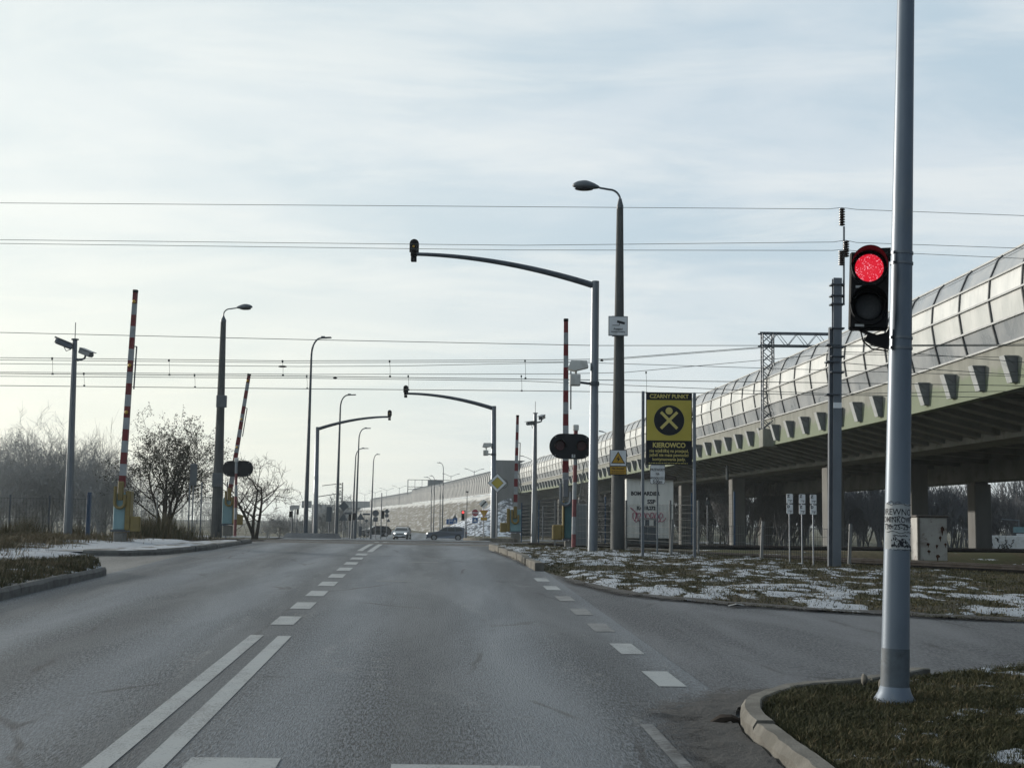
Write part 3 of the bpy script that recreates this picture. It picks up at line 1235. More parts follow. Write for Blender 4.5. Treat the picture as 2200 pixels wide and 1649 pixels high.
def fascia_mat():
    m, nt, b = newmat('algae_stained_concrete')
    tcn = nt.n('ShaderNodeNewGeometry').outputs['Position']
    st = nt.mapping(tcn, (1, .6, .25))
    c = nt.mix(nt.ramp(nt.noise(st, 2.2, 6, .65), .35, .7), (.215, .22, .195), (.16, .163, .145))
    g = nt.n('ShaderNodeAttribute', attribute_name='algae').outputs['Fac']
    al = nt.math('ADD', g, nt.math('MULTIPLY', nt.math('SUBTRACT', nt.noise(st, 1.6, 5, .6), .5), .7))
    c = nt.mix(nt.ramp(al, .38, .62, 0, .75), c, (.135, .17, .105))
    c = nt.mix(nt.ramp(nt.noise(nt.mapping(tcn, (1, 2.2, .12)), 2.6, 5, .6), .62, .78, 0, .6), c, (.13, .13, .11))
    nt.l(c, b.inputs['Base Color'])
    b.inputs['Roughness'].default_value = .9
    return m


M['fascia'] = fascia_mat()
M['soffit'] = mat('shaded_concrete_soffit', (.19, .197, .186), (.14, .147, .14), .7, .9, 0, .2, dirt=(.09, .085, .075), dscale=.8)
M['pier'] = mat('pier_concrete', (.185, .187, .182), (.145, .147, .145), 1.2, .9, 0, .2, stretch=(1, 1, .3), dirt=(.13, .125, .11), dscale=.9)
M['rib'] = mat('dark_rib_steel', (.12, .125, .13), (.09, .095, .10), 3, .45, .4)
M['purlin'] = mat('pale_aluminium_bar', (.27, .28, .285), (.21, .22, .225), 3, .45, .4)
M['bracket_sunlit'] = mat('sunlit_bracket_face', (.36, .38, .385), (.29, .31, .315), 3, .5, .1)  # sunlit plates of the bracket, the sun's brightness put into the colour
M['bracket'] = mat('grey_bracket_steel', (.17, .185, .20), (.13, .14, .155), 3, .5, .2)


def glaze_mat(name, c1, c2, rough, tr):
    m, nt, b = newmat(name)
    tcn = nt.n('ShaderNodeNewGeometry').outputs['Position']
    n1 = nt.noise(nt.mapping(tcn, (1, .45, .30)), 1.1, 6, .65, .5)
    n2 = nt.noise(nt.mapping(tcn, (2, 2, .15)), 5, 5, .6)
    c = nt.mix(nt.ramp(n1, .35, .7), c1, c2)
    c = nt.mix(nt.ramp(n2, .5, .75, 0, .4), c, tuple(x * .68 for x in c1))
    nt.l(c, b.inputs['Base Color'])
    nt.l(nt.ramp(n1, .3, .75, rough, rough + .25), b.inputs['Roughness'])
    b.inputs['Specular IOR Level'].default_value = .6
    return m


M['glaze_clear'] = glaze_mat('dusty_clear_panel', (.21, .23, .25), (.31, .325, .335), .22, .3)
M['glaze_opal'] = glaze_mat('opal_panel', (.44, .46, .455), (.54, .555, .545), .30, .1)

ARCH = [(.02, 1.64), (-.17, 2.42), (-.28, 3.25), (-.22, 4.0), (.06, 4.65), (.30, 4.9), (.95, 5.12), (2.1, 5.2), (3.4, 5.22)]
ROWS = [(0, 1, 'glaze_clear'), (1, 2, 'glaze_opal'), (2, 3, 'glaze_opal'), (3, 5, 'glaze_clear'), (5, 8, 'glaze_clear')]
BAY = 3.0


def viaduct():
    via = thing('viaduct', 'long concrete road viaduct on square piers, curving away on the right', 'viaduct', vat(20, 4, -7))
    o0 = via.location.copy()

    def part(mb, name, m, smooth=False):
        mb.v = [tuple(Vector(q) - o0) for q in mb.v]
        return mb.build(name, m, via, smooth)

    s0, s1 = 0.0, S_AB
    mb = sweep(MB(), [(0, 0), (0.03, 1.64), (.28, 1.64), (.30, .25), (.45, .1), (.45, 0)], s0, s1, 3)
    fa = part(mb, 'fascia', 'fascia')
    me = fa.data
    at = me.attributes.new('algae', 'FLOAT', 'POINT')
    zs = []
    for i in range(len(me.vertices)):
        zs.append({0: 1.0, 1: 0.0, 2: 0.0, 3: .8, 4: 1, 5: 1}.get(i % 6, 0))
    at.data.foreach_set('value', zs)
    part(sweep(MB(), [(.46, .12), (.46, .55), (17.5, .55), (17.5, .12)], s0, s1, 3), 'deck', 'soffit')
    part(sweep(MB(), [(17.52, 0), (17.52, 1.1), (17.8, 1.1), (17.8, 0)], s0, s1, 6), 'parapet', 'concrete')
    part(sweep(MB(), [(3.9, .11), (3.75, -1.0), (5.7, -1.0), (5.55, .11)], s0, s1, 3), 'girder', 'soffit')
    part(sweep(MB(), [(13.1, .11), (13.0, -1.9), (14.9, -1.9), (14.7, .11)], s0, s1, 3), 'girder', 'soffit')
    # haunched cantilever ribs under the deck edge and cross ribs between the girders
    k = 0
    s = s0 + 1.2
    while s < s1 - 2 and k < 98:
        p, t, n = vfr(s)
        mb = MB()
        pr = [(.46, .11), (.46, -.03), (3.86, -.84), (3.86, .11)]
        mb.prism(pr, vat(s, 0, 0) - t * .36, n, (0, 0, 1), t * .72)
        part(mb, 'cantilever_rib', 'soffit')
        if s < 130 and k % 2 == 0:
            mb = MB()
            mb.prism([(5.6, .11), (5.6, -.5), (13.08, -.9), (13.08, .11)], vat(s, 0, 0) - t * .3, n, (0, 0, 1), t * .6)
            part(mb, 'cross_rib', 'soffit')
        s += 2.1
        k += 1
    # piers in pairs
    for Yp, u, wb in ((47, 4.65, -1.0), (83, 4.65, -1.0), (83, 9.9, -.7), (83, 13.9, -1.9), (107, 4.65, -1.0), (126, 4.65, -1.0), (132, 13.9, -1.9), (148, 4.65, -1.0), (170, 4.65, -1.0), (192, 4.65, -1.0), (212, 4.65, -1.0)):
        if True:
            s = float(np.interp(Yp, VP_[:, 1], VS))
            p, t, n = vfr(s)
            gz = zf(Yp) - .3 - p.z
            mb = MB()
            rot = Matrix(((n.x, t.x, 0), (n.y, t.y, 0), (0, 0, 1)))
            top = wb - .12
            c = vat(s, u, (gz + top) / 2)
            mb.box(c.x, c.y, c.z, 1.05, 1.15, top - gz, rot, bev=.04)
            q = vat(s, u, wb - .06)
            mb.box(q.x, q.y, q.z, .8, .8, .115, rot)
            part(mb, 'pier', 'pier')
    # wedge brackets carrying the barrier ribs
    s = 1.5
    k = 0
    while s < s1 - 3:
        p, t, n = vfr(s)
        mb = MB()
        mb.mi = 0
        mb.prism([(-.004, .95), (-.44, .95), (-.18, .08), (-.004, .08)], vat(s, 0, .13) - t * .20, n, (0, 0, 1), t * .05)
        mb.prism([(-.004, .95), (-.44, .95), (-.18, .08), (-.004, .08)], vat(s, 0, .13) + t * .15, n, (0, 0, 1), t * .05)
        mb.tube([vat(s, -.46, 1.09) - t * .21, vat(s, -.10, .82) - t * .21], .018, 4)
        mb.tube([vat(s, -.27, .55) - t * .21, vat(s, -.03, .55) - t * .21], .014, 4)
        mb.mi = 1
        mb.prism([(-.47, .98), (-.443, .95), (-.183, .07), (-.21, .07)], vat(s, 0, .13) - t * .22, n, (0, 0, 1), t * .44)
        mb.prism([(-.006, .952), (-.44, .952), (-.44, .98), (-.006, .98)], vat(s, 0, .13) - t * .24, n, (0, 0, 1), t * .48)
        part(mb, 'bracket', ['bracket', 'bracket_sunlit'])
        s += BAY
        k += 1
    return via


viaduct()


def barrier_arch():
    nb = thing('noise_barrier', 'curved glass noise barrier with dark ribs, standing on the viaduct edge', 'noise barrier', vat(20, 0, 1.2))
    o0 = nb.location.copy()

    def part(mb, name, m, smooth=False, parent=nb):
        mb.v = [tuple(Vector(q) - o0) for q in mb.v]
        return mb.build(name, m, parent, smooth)

    s = 0.0
    s1 = S_AB - 1.5
    while s < s1:
        e = min(s + BAY, s1)
        mb = MB()
        order = []
        for a, b, mm in ROWS:
            if mm not in order:
                order.append(mm)
            mb.mi = order.index(mm)
            for k in range(a, b):
                (u0, w0), (u1, w1) = ARCH[k], ARCH[k + 1]
                d = Vector((u1 - u0, w1 - w0)).normalized()
                nx, nz = d.y * .03, -d.x * .03
                g = .02
                q = [vat(s + .06, u0, w0 + g), vat(e - .06, u0, w0 + g), vat(e - .06, u1, w1), vat(s + .06, u1, w1)]
                r_ = [vat(s + .06, u0 + nx, w0 + nz + g), vat(e - .06, u0 + nx, w0 + nz + g), vat(e - .06, u1 + nx, w1 + nz), vat(s + .06, u1 + nx, w1 + nz)]
                mb.add(q + r_, [(0, 1, 2, 3), (7, 6, 5, 4), (0, 4, 5, 1), (2, 6, 7, 3), (0, 3, 7, 4), (1, 5, 6, 2)])
        part(mb, 'glazing_bay', order)
        # rib at the bay joint
        mb = MB()
        p, t, n = vfr(s)
        out, inn = [], []
        for k, (u, w) in enumerate(ARCH):
            a = Vector(ARCH[max(0, k - 1)])
            b = Vector(ARCH[min(len(ARCH) - 1, k + 1)])
            d = (b - a).normalized()
            nn = Vector((-d.y, d.x))
            out.append((u + nn.x * .06, w + nn.y * .06))
            inn.append((u - nn.x * .10, w - nn.y * .10))
        L = len(ARCH)
        vs = []
        for o in (-.036, .036):
            for (u, w) in out:
                vs.append(vat(s, u, w) + t * o)
            for (u, w) in inn:
                vs.append(vat(s, u, w) + t * o)
        fs = []
        for k in range(L - 1):
            fs += [(k, k + 1, L + k + 1, L + k), (2 * L + k, 3 * L + k, 3 * L + k + 1, 2 * L + k + 1), (k, 2 * L + k, 2 * L + k + 1, k + 1), (L + k, L + k + 1, 3 * L + k + 1, 3 * L + k)]
        mb.add(vs, fs)
        part(mb, 'rib', 'rib')
        s += BAY
    for k in (0, 1, 2, 3, 5):
        u, w = ARCH[k]
        mb = sweep(MB(), [(u - .075, w - .03), (u - .075, w + .035), (u + .02, w + .035), (u + .02, w - .03)], 0.1, s1, 3)
        part(mb, 'glazing_bar', 'purlin')


barrier_arch()


def embankment():
    # ribbed solid barrier along the embankment crest
    M['ribbed'] = None
    m, nt, b = newmat('ribbed_grey_barrier')
    geo = nt.n('ShaderNodeNewGeometry').outputs['Position']
    c = nt.mix(nt.ramp(nt.noise(nt.mapping(geo, (.35, .35, .06)), 1.0, 5, .7), .35, .68), (.185, .195, .20), (.27, .28, .285))
    c = nt.mix(nt.ramp(nt.noise(nt.mapping(geo, (1.2, 1.2, .1)), 1.0, 4, .7), .5, .72, 0, .5), c, (.16, .16, .15))
    nt.l(c, b.inputs['Base Color'])
    b.inputs['Roughness'].default_value = .7
    M['ribbed'] = m
    arch = [(a, w - .0 - (.0 if w > 2 else .9)) for a, w in ARCH]
    for lab, sa, sb, dz, du in (('solid ribbed grey noise barrier along the snowy embankment crest', S_AB + 1.2, S_AB + 205, 0, 0), ('farthest stretch of ribbed grey noise barrier, rounded end set lower, left of the embankment', S_AB + 207, float(np.interp(590, VP_[:, 1], VS)), -.8, .4)):
        nb = thing('noise_barrier', lab, 'noise barrier', vat(sa, 0, 0))
        o0 = nb.location.copy()
        mb = sweep(MB(), [(u + du, w + dz) for u, w in arch] + [(u + du - .02, w + dz - .22) for u, w in arch[::-1]], sa, sb, 4, True)
        mb.v = [tuple(Vector(q) - o0) for q in mb.v]
        mb.build('shell', 'ribbed', nb, True, ang=50)
        s = sa + 1
        k = 0
        step = max(3.0, (sb - sa) / 80)
        while s < sb:
            p, t, n = vfr(s)
            r2 = MB()
            L = len(arch)
            vs = []
            for o in (-.09, .09):
                for (u, w) in arch:
                    vs.append(vat(s, u + du - .14, w + dz + .05) + t * o - o0)
                for (u, w) in arch:
                    vs.append(vat(s, u + du + .02, w + dz - .02) + t * o - o0)
            fs = []
            for q in range(L - 1):
                fs += [(q, q + 1, L + q + 1, L + q), (2 * L + q, 3 * L + q, 3 * L + q + 1, 2 * L + q + 1), (q, 2 * L + q, 2 * L + q + 1, q + 1)]
            r2.add(vs, fs)
            r2.build('rib', 'tile_grey', nb)
            s += step
            k += 1
    # slope
    ss = np.linspace(S_AB + .8, S_END - 1, 150)
    uu = np.concatenate([[14, 6, .6], np.linspace(.2, -10.5, 26)])
    v, at = [], []
    for s in ss:
        p, t, n = vfr(s)
        gz = zf(p.y) - .3
        for u in uu:
            f_ = np.clip(-u / 10.5, 0, 1)
            z = (p.z + .35) * (1 - f_) + gz * f_
            if u > 0:
                z = p.z + .35
            q = p + n * float(u)
            v.append((q.x, q.y, z + .25 * (float(vnoise(np.array([q.x * .4]), np.array([q.y * .2]), 5)[0]) - .5)))
    nu = len(uu)
    f = []
    for i in range(len(ss) - 1):
        for k in range(nu - 1):
            a = i * nu + k
            f.append((a, a + 1, a + nu + 1, a + nu))
    m, nt, b = newmat('embankment_grass_and_snow')
    geo = nt.n('ShaderNodeNewGeometry').outputs['Position']
    c = nt.mix(nt.ramp(nt.noise(geo, 1.2, 5, .7), .35, .65), (.075, .068, .052), (.115, .103, .078))
    dg = nt.noise(nt.mapping(geo, (.35, .12, 1.3), (0, .35, 0)), 1.6, 5, .65, .4)
    c = nt.mix(nt.ramp(dg, .50, .62, 0, .8), c, (.33, .345, .355))
    sep = nt.n('ShaderNodeSeparateXYZ')
    nt.l(geo, sep.inputs[0])
    hi = nt.math('ADD', sep.outputs[2], nt.math('MULTIPLY', nt.noise(nt.mapping(geo, (.25, .12, .2)), 1.0, 5, .6), 3.0))
    c = nt.mix(nt.ramp(hi, 7.0, 7.5, 0, .9), c, (.50, .51, .50))
    nt.l(c, b.inputs['Base Color'])
    b.inputs['Roughness'].default_value = .95
    struct(npmesh('embankment', v, [q[::-1] for q in f], m))
    # abutment
    ab = thing('bridge_abutment', 'grey concrete abutment with tall end wall where the viaduct meets the embankment', 'abutment', vat(S_AB, 0, -6.9))
    o0 = ab.location.copy()
    M['abut'] = mat('abutment_concrete', (.21, .215, .215), (.16, .165, .168), .5, .9, 0, .2, stretch=(1, 1, .3), dirt=(.11, .112, .115), dscale=.35)
    p, t, n = vfr(S_AB)

    def pr(poly, o, ax, ay, dv, name, m='abut'):
        mb = MB().prism(poly, o, ax, ay, dv)
        mb.v = [tuple(Vector(q) - o0) for q in mb.v]
        return mb.build(name, m, ab)
    base = vat(S_AB, 0, 0)
    gz = zf(230) - 1 - p.z
    pr([(-.9, gz), (17.8, gz), (17.8, -.15), (-.9, -.15)], base, n, (0, 0, 1), t * 1.5, 'front_wall')
    pr([(-4.2, -2.2), (-.95, -7.4), (.8, -7.4), (.3, -1.2), (.2, 1.5), (-.1, 3.0), (.1, 5.0), (1.2, 5.55), (-4.2, 5.55)], base - t * .25, n, (0, 0, 1), t * 1.4, 'end_wall')
    mb = MB()
    rg = []
    for i in range(25):
        a = 2 * math.pi * i / 24
        rg.append((base - t * .27 + n * (-2.6 + .75 * math.cos(a))) + Vector((0, 0, 1.6 + .75 * math.sin(a))))
    mb.tube(rg, .06, 4)
    for i in range(14):
        a, c_ = rnd.uniform(-.45, .45), rnd.uniform(-.35, .35)
        mb.tube([base - t * .27 + n * (-2.6 + a) + Vector((0, 0, 1.6 + c_ - .2)), base - t * .27 + n * (-2.6 + a + rnd.uniform(-.2, .2)) + Vector((0, 0, 1.6 + c_ + .2))], .05, 4)
    mb.v = [tuple(Vector(q) - o0) for q in mb.v]
    mb.build('graffiti', 'ink', ab)
    # snowy stone cone in front of the embankment end
    mb = MB()
    m, nt, b = newmat('snowy_stone_slope')
    geo = nt.n('ShaderNodeNewGeometry').outputs['Position']
    vz = nt.n('ShaderNodeTexNoise')
    vz.inputs['Scale'].default_value = 1.3
    vz.inputs['Detail'].default_value = 4
    vz.inputs['Roughness'].default_value = .7
    nt.l(geo, vz.inputs['Vector'])
    c = nt.mix(nt.ramp(vz.outputs['Fac'], .44, .54), (.62, .66, .72), (.09, .10, .115))
    nt.l(c, b.inputs['Base Color'])
    b.inputs['Roughness'].default_value = .95
    v, f = [], []
    apex = base + n * -1.2 + t * 1.0
    na, nr = 40, 16
    for i in range(na + 1):
        a = math.pi * (1.02 * i / na) - .02
        for j in range(nr + 1):
            r_ = 13.5 * j / nr
            d = (-n * math.sin(a) * 1.0 + t * math.cos(a) * -1.0)
            q = apex + d * (r_ + .1)
            z = p.z - .2 - (p.z - zf(q.y) + .15) * (j / nr) ** .92 + .35 * (float(vnoise(np.array([q.x * 1.2]), np.array([q.y * 1.2]), 3)[0]) - .5)
            v.append((q.x, q.y, z))
    for i in range(na):
        for j in range(nr):
            a = i * (nr + 1) + j
            f.append((a, a + 1, a + nr + 2, a + nr + 1))
    struct(npmesh('stone_slope', v, f, m))


embankment()


def gantry():
    Y = 80.0
    a = W(1650, 960, Y)
    t = W(1650, 716, Y)
    g = thing('sign_gantry', 'lattice steel sign gantry standing on the viaduct edge beyond the red light', 'gantry', a)
    H = t.z - a.z
    mb = MB()
    w = .32
    for sx in (-w, w):
        for sy in (-w, w):
            mb.tube([(sx, sy, 1.05), (sx, sy, H)], .045, 5)
    k = 10
    for i in range(k):
        z0, z1 = 1.05 + (H - 1.05) * i / k, 1.05 + (H - 1.05) * (i + 1) / k
        for sy in (-w, w):
            mb.tube([(-w, sy, z0), (w, sy, z1)], .025, 4)
            mb.tube([(w, sy, z0), (-w, sy, z1)], .025, 4)
        for sx in (-w, w):
            mb.tube([(sx, -w, z0), (sx, w, z1)], .025, 4)
    mb.build('lattice_mast', 'steel_dark', g)
    mb = MB()
    x1 = 19.0
    for sy in (-w, w):
        for z in (H - .75, H):
            mb.tube([(-.5, sy, z), (x1, sy, z)], .05, 5)
    n = 16
    for i in range(n):
        xa, xb = x1 * i / n, x1 * (i + 1) / n
        xm = (xa + xb) / 2
        for sy in (-w, w):
            mb.tube([(xa, sy, H - .75), (xm, sy, H), (xb, sy, H - .75)], .022, 4)
        mb.tube([(xa, -w, H), (xb, w, H)], .02, 4)
    mb.build('lattice_beam', 'steel_dark', g)
    MB().box(.05, .1, .52, .9, 1.2, 1.06, bev=.03).build('footing', 'fascia', g)
    MB().box(2.3, .6, H - 1.9, 1.7, .8, .95, bev=.03).build('sign_panel', 'bracket', g)
    # far gantry over the tunnel top
    Y = 420
    a = W(876, 1052, Y)
    t = W(876, 1030, Y)
    g = thing('sign_gantry', 'distant gantry frame with a dark sign board above the ribbed barrier', 'gantry', a)
    H = t.z - a.z
    mb = MB()
    mb.tube([(0, 0, -1.5), (0, 0, H)], .14, 5)
    for z in (.2, 1.0, H):
        mb.tube([(0, 0, z), (7 if z < H else 13, 0, z)], .09, 4)
    for x in (2.2, 4.4, 6.2):
        mb.tube([(x, 0, .2), (x, 0, H)], .07, 4)
    mb.build('frame', 'steel_dark', g)
    MB().box(8.6, 0, H - .9, 4.6, .3, 1.7).build('sign_panel', 'sign_back', g)


gantry()


# ------------------------------------------------------------------ posts, lamps, cameras
def bullet_camera(mb, o, d, L=.42, w=.13):
    """a housing with a sunshield, pointing along d"""
    d = Vector(d).normalized()
    s = d.cross(Vector((0, 0, 1))).normalized()
    u = s.cross(d)
    o = Vector(o)
    rot = Matrix((s, d, u)).transposed()
    mb.box(*o, w, L, w * .95, rot, bev=.015)
    q = o + u * w * .58 + d * .05
    mb.box(*q, w * 1.25, L * 1.1, .02, rot)
    q = o + d * (L / 2)
    mb.lathe([(w * .36, 0), (w * .42, .03)], q, d, 10)


def bent_lamp(label, base, top, head, Y, pr=(.17, .10), m='concrete_dark', group=None, steel=False):
    """concrete column carrying a bent tube and a cobra-head lantern"""
    a, h, rot = stand(*base, *top, Y)
    t = thing('street_lamp', label, 'street lamp', a, rot, group)
    MB().tube([(0, 0, -.25), (0, 0, 1.2), (0, 0, h)], [pr[0], pr[0] * .96, pr[1]], 16).build('pole', m, t, True)
    hw = W(*head, Y)
    dx = hw.x - W(*top, Y).x
    dz = hw.z - W(*top, Y).z
    sg = 1 if dx > 0 else -1
    MB().lathe([(pr[1] * 1.05, -.02), (pr[1] * 1.05, .05), (.05, .20), (.045, .24)], (0, 0, h), n=12).build('cap', 'lamp_paint', t, True)
    pts = [(0, 0, h + .2), (0, 0, h + dz - .30)]
    for i in range(1, 7):
        an = math.pi / 2 * i / 6
        pts.append((sg * .28 * (1 - math.cos(an)), 0, h + dz - .30 + .26 * math.sin(an)))
    pts.append((dx * .45, 0, h + dz))
    MB().tube(pts, .028, 8).build('arm', 'lamp_paint', t, True)
    L = abs(dx) * .62
    hd = thing_part('lantern', t)
    mb = MB()
    cx = dx - sg * L * .42

    def fn(p):
        f = (p.x / (L / 2)) * sg
        return Vector((p.x, p.y * (1 - .35 * max(0, -f)), (p.z if p.z > 0 else p.z * .35) * (1 - .38 * max(0, -f)) - f * -.02))
    mb.ell((cx, 0, h + dz + .02), (L / 2, .16, .17), 16, 9, fn)
    o = mb.build('lantern', 'lamp_paint', t, True, ang=80)
    bpy.data.objects.remove(hd)
    MB().ell((cx + sg * L * .08, 0, h + dz - .035), (L * .34, .12, .05), 14, 6).build('diffuser', 'glass_dark', o, True, ang=80)
    return t


def thing_part(name, parent):
    o = bpy.data.objects.new(name, None)
    COL.objects.link(o)
    o.parent = parent
    return o


LAMP_G = 'tall steel street lamps beyond the crossing'


def steel_lamp(label, base, top, head, Y, r=(.11, .045), group=LAMP_G, dz_base=0):
    a, h, rot = stand(*base, *top, Y)
    t = thing('street_lamp', label, 'street lamp', a, rot, group)
    hw, tw = W(*head, Y), W(*top, Y)
    dx, dz = hw.x - tw.x, max(hw.z - tw.z, 0) + 0
    sg = 1 if dx > 0 else -1
    hh = h - .9
    MB().tube([(0, 0, -.3), (0, 0, hh * .5), (0, 0, hh)], [r[0], (r[0] + r[1]) / 2, r[1]], 10).build('pole', 'lamp_paint', t, True)
    pts = []
    for i in range(0, 9):
        an = math.pi / 2 * i / 8
        pts.append((sg * abs(dx) * .5 * (1 - math.cos(an)), 0, hh + (h + dz - hh) * math.sin(an)))
    MB().tube(pts, [r[1]] * 3 + [r[1] * .8] * 6, 8).build('arm', 'lamp_paint', t, True)
    mb = MB()
    L = abs(dx) * .55
    mb.box(dx - sg * L * .45, 0, h + dz + .02, L, .24, .07, Matrix.Rotation(-sg * .06, 3, 'Y'), bev=.025)
    mb.box(dx - sg * L * .75, 0, h + dz + .05, L * .4, .18, .10, bev=.03)
    mb.build('lantern', 'steel_dark', t)
    return t


bent_lamp('dark concrete lamp post right of the road, arm pointing left, two plates on it', (1327, 1191), (1332, 447), (1234, 403), 34, (.185, .085))
bent_lamp('concrete lamp post left of the road, arm pointing right, two grey boxes on it', (465, 1141), (480, 690), (540, 662), 60, (.25, .12))


def sign_box(label, px, py, w, h, Y, m, name='junction_box', cat='box'):
    c = W(px, py, Y)
    o = MB().box(0, 0, 0, w * m_px(Y), .16, h * m_px(Y), bev=.015).build(name, m, None, loc=c)
    return tag(o, label, cat)


sign_box('upper grey box strapped to the left concrete lamp post', 476, 862, 22, 26, 59.55, 'sign_back')
sign_box('lower grey box strapped to the left concrete lamp post, beside the dark oval board', 467, 1031, 21, 30, 59.5, 'sign_back')
steel_lamp('tallest steel lamp left of the road, nearest of the row', (656, 1147), (670, 727), (711, 726), 72, (.13, .06))
steel_lamp('second steel lamp of the left row, right of the low mast with the curved arm', (722, 1152), (732, 848), (764, 849), 98, (.14, .06))
steel_lamp('third steel lamp of the left row, arm crossing above the shorter one', (763, 1154), (772, 921), (796, 920), 125, (.13, .06))
steel_lamp('shorter steel lamp of the left row, close beside the third', (756, 1154), (765, 963), (791, 963), 140, (.13, .06))
steel_lamp('last steel lamp of the left row, before the end of the ribbed barrier', (796, 1154), (803, 976), (816, 976), 150, (.12, .055))
steel_lamp('tallest steel lamp beside the embankment, arm pointing left', (950, 1140), (953, 995), (939, 994), 185, (.11, .05))
steel_lamp('thin steel lamp before the embankment, leftmost of its cluster', (926, 1140), (927, 1026), (911, 1025), 215, (.10, .05))
steel_lamp('thin steel lamp before the embankment, second of its cluster', (931, 1141), (934, 1023), (923, 1022), 205, (.10, .05))
steel_lamp('thin steel lamp before the embankment with its arm over the dark gantry board', (945, 1140), (946, 1035), (930, 1031), 210, (.10, .05))

# double lamps standing on the viaduct behind the barrier
DL_G = 'twin arm lamps on the viaduct'


def twin_lamp(label, px, py, Y, sp, single=None):
    c = W(px, py, Y)
    h = 6.5
    t = thing('twin_lamp', label, 'street lamp', (c.x, c.y, c.z - h), (0, 0, 0), DL_G)
    MB().tube([(0, 0, 0), (0, 0, h + .25)], [.11, .06], 6).build('pole', 'lamp_paint', t)
    for sg in (-1, 1):
        if single and sg != single:
            continue
        d = sp * m_px(Y)
        MB().tube([(0, 0, h - .1), (sg * d * .7, 0, h + d * .28), (sg * d, 0, h + d * .36)], .05, 5).build('arm', 'lamp_paint', t)
        MB().box(sg * d * 1.12, 0, h + d * .39, d * .4, .3, .12, Matrix.Rotation(-sg * .15, 3, 'Y')).build('lantern', 'lamp_paint', t)


twin_lamp('twin arm lamp above the ribbed barrier, nearest the abutment wall', 1019, 1013, 300, 16)
twin_lamp('twin arm lamp above the ribbed barrier, second from the abutment wall', 969, 1023, 345, 14)
twin_lamp('twin arm lamp behind the gantry frame', 858, 1048, 470, 12)
twin_lamp('twin arm lamp just left of the gantry frame', 831, 1053, 520, 12)
twin_lamp('twin arm lamp over the joint of the ribbed barriers', 806, 1058, 560, 11)
twin_lamp('twin arm lamp at the rounded end of the ribbed barrier', 784, 1062, 600, 10)
twin_lamp('faint twin arm lamp far left of the ribbed barrier', 748, 1069, 680, 9)
twin_lamp('faintest twin arm lamp against the pale horizon', 694, 1077, 760, 8)
twin_lamp('lamp peeking over the glass barrier beside the abutment wall, arm pointing left', 1146, 988, 240, 22)
twin_lamp('lamp peeking over the glass barrier right of the red and white boom', 1318, 936, 160, 24, -1)
twin_lamp('lamp peeking over the glass barrier near the black spot board', 1562, 842, 100, 20, -1)


def cctv_mast(label, base, top, ant, Y, w0, cams):
    a, h, rot = stand(*base, *top, Y)
    t = thing('camera_mast', label, 'camera mast', a, rot)
    MB().tube([(0, 0, -.25), (0, 0, h)], [w0 / 2, w0 * .27], 8).build('pole', 'steel', t, True, ang=20)
    ah = (ant - 0)
    MB().tube([(0, 0, h), (0, 0, h + ah)], .012, 5).build('antenna', 'steel_dark', t)
    MB().lathe([(w0 * .42, 0), (w0 * .42, .03)], (0, 0, h), n=10).build('cap_plate', 'steel_dark', t)
    for (ox, oz, d, br) in cams:
        mb = MB()
        bullet_camera(mb, (ox, -.12, oz + h), d, .46, .15)
        c = mb.build('surveillance_camera', 'steel', t)
        mb = MB()
        mb.tube([(0, 0, h + br), (ox * .45, -.06, h + br - .02), (ox * .9, -.10, h + br + .02), (ox, -.12, h + oz - .06)], .03, 6)
        mb.tube([(ox, -.12, h + oz - .07), (ox * .75, -.10, h + oz - .2), (ox * .3, -.05, h + br - .05)], .012, 5)
        mb.build('camera_arm', 'steel_dark', t)


cctv_mast('tapered grey camera mast on the left bank with two surveillance cameras', (145, 1158), (161, 730), .5, 38, .26, [(-.27, -.13, (-.8, -.35, .32), -.22), (.36, -.38, (.75, -.4, -.3), -.56)])
cctv_mast('camera mast beyond the tracks, behind the far right boom, with antenna', (1147, 1156), (1150, 888), .5, 56, .26, [(.28, -.17, (-.3, -.8, -.2), -.35), (-.16, -.42, (-.6, -.6, -.1), -.38)])


def arm_mast(label, base, top, tip, Y, r, lens=True):
    """round mast with a rising then levelling bracket arm and a small signal unit at its tip"""
    a, h, rot = stand(*base, *top, Y)
    t = thing('overhead_arm_mast', label, 'mast', a, rot, 'masts with curved bracket arms')
    MB().tube([(0, 0, -.25), (0, 0, h * .55), (0, 0, h * .55 + .01), (0, 0, h)], [r * 1.15, r * 1.05, r, r * .93], 14).build('pole', 'steel', t, True)
    tw, pw = W(*tip, Y), W(*top, Y)
    dx, dz = tw.x - pw.x, tw.z - pw.z
    sg = 1 if dx > 0 else -1
    z0 = h - .12
    pts, rs = [], []
    for i in range(15):
        u = i / 14
        pts.append((dx * u, 0, z0 + (dz + .12) * (1 - (1 - u) ** 1.9)))
        rs.append(r * (.78 - .36 * u))
    MB().tube(pts, rs, 10).build('bracket_arm', 'steel_dark' if r > .09 else 'steel', t, True)
    mb = MB()
    mb.box(dx, 0, h + dz + .01, .16, .13, .13, bev=.01)
    mb.box(dx, -.02, h + dz + .10, .13, .18, .08)
    mb.prism([(-.115, 0), (.115, 0)] + [(.115 * math.cos(R(x)), .215 + .115 * math.sin(R(x))) for x in range(0, 181, 20)], (dx, .04, h + dz + .06), (1, 0, 0), (0, 0, 1), (0, .06, 0))
    mb.lathe([(.06, 0), (.07, .12)], (dx, -.13, h + dz + .17), (0, 1, 0), 12)
    mb.box(dx, 0, h + dz - .13, .14, .14, .12, bev=.01)
    mb.build('signal_unit', 'black', t)
    MB().lathe([(.03, 0), (.026, -.02)], (dx, -.135, h + dz + .17), (0, 1, 0), 12).build('lens', 'amber', t)
    return t, h


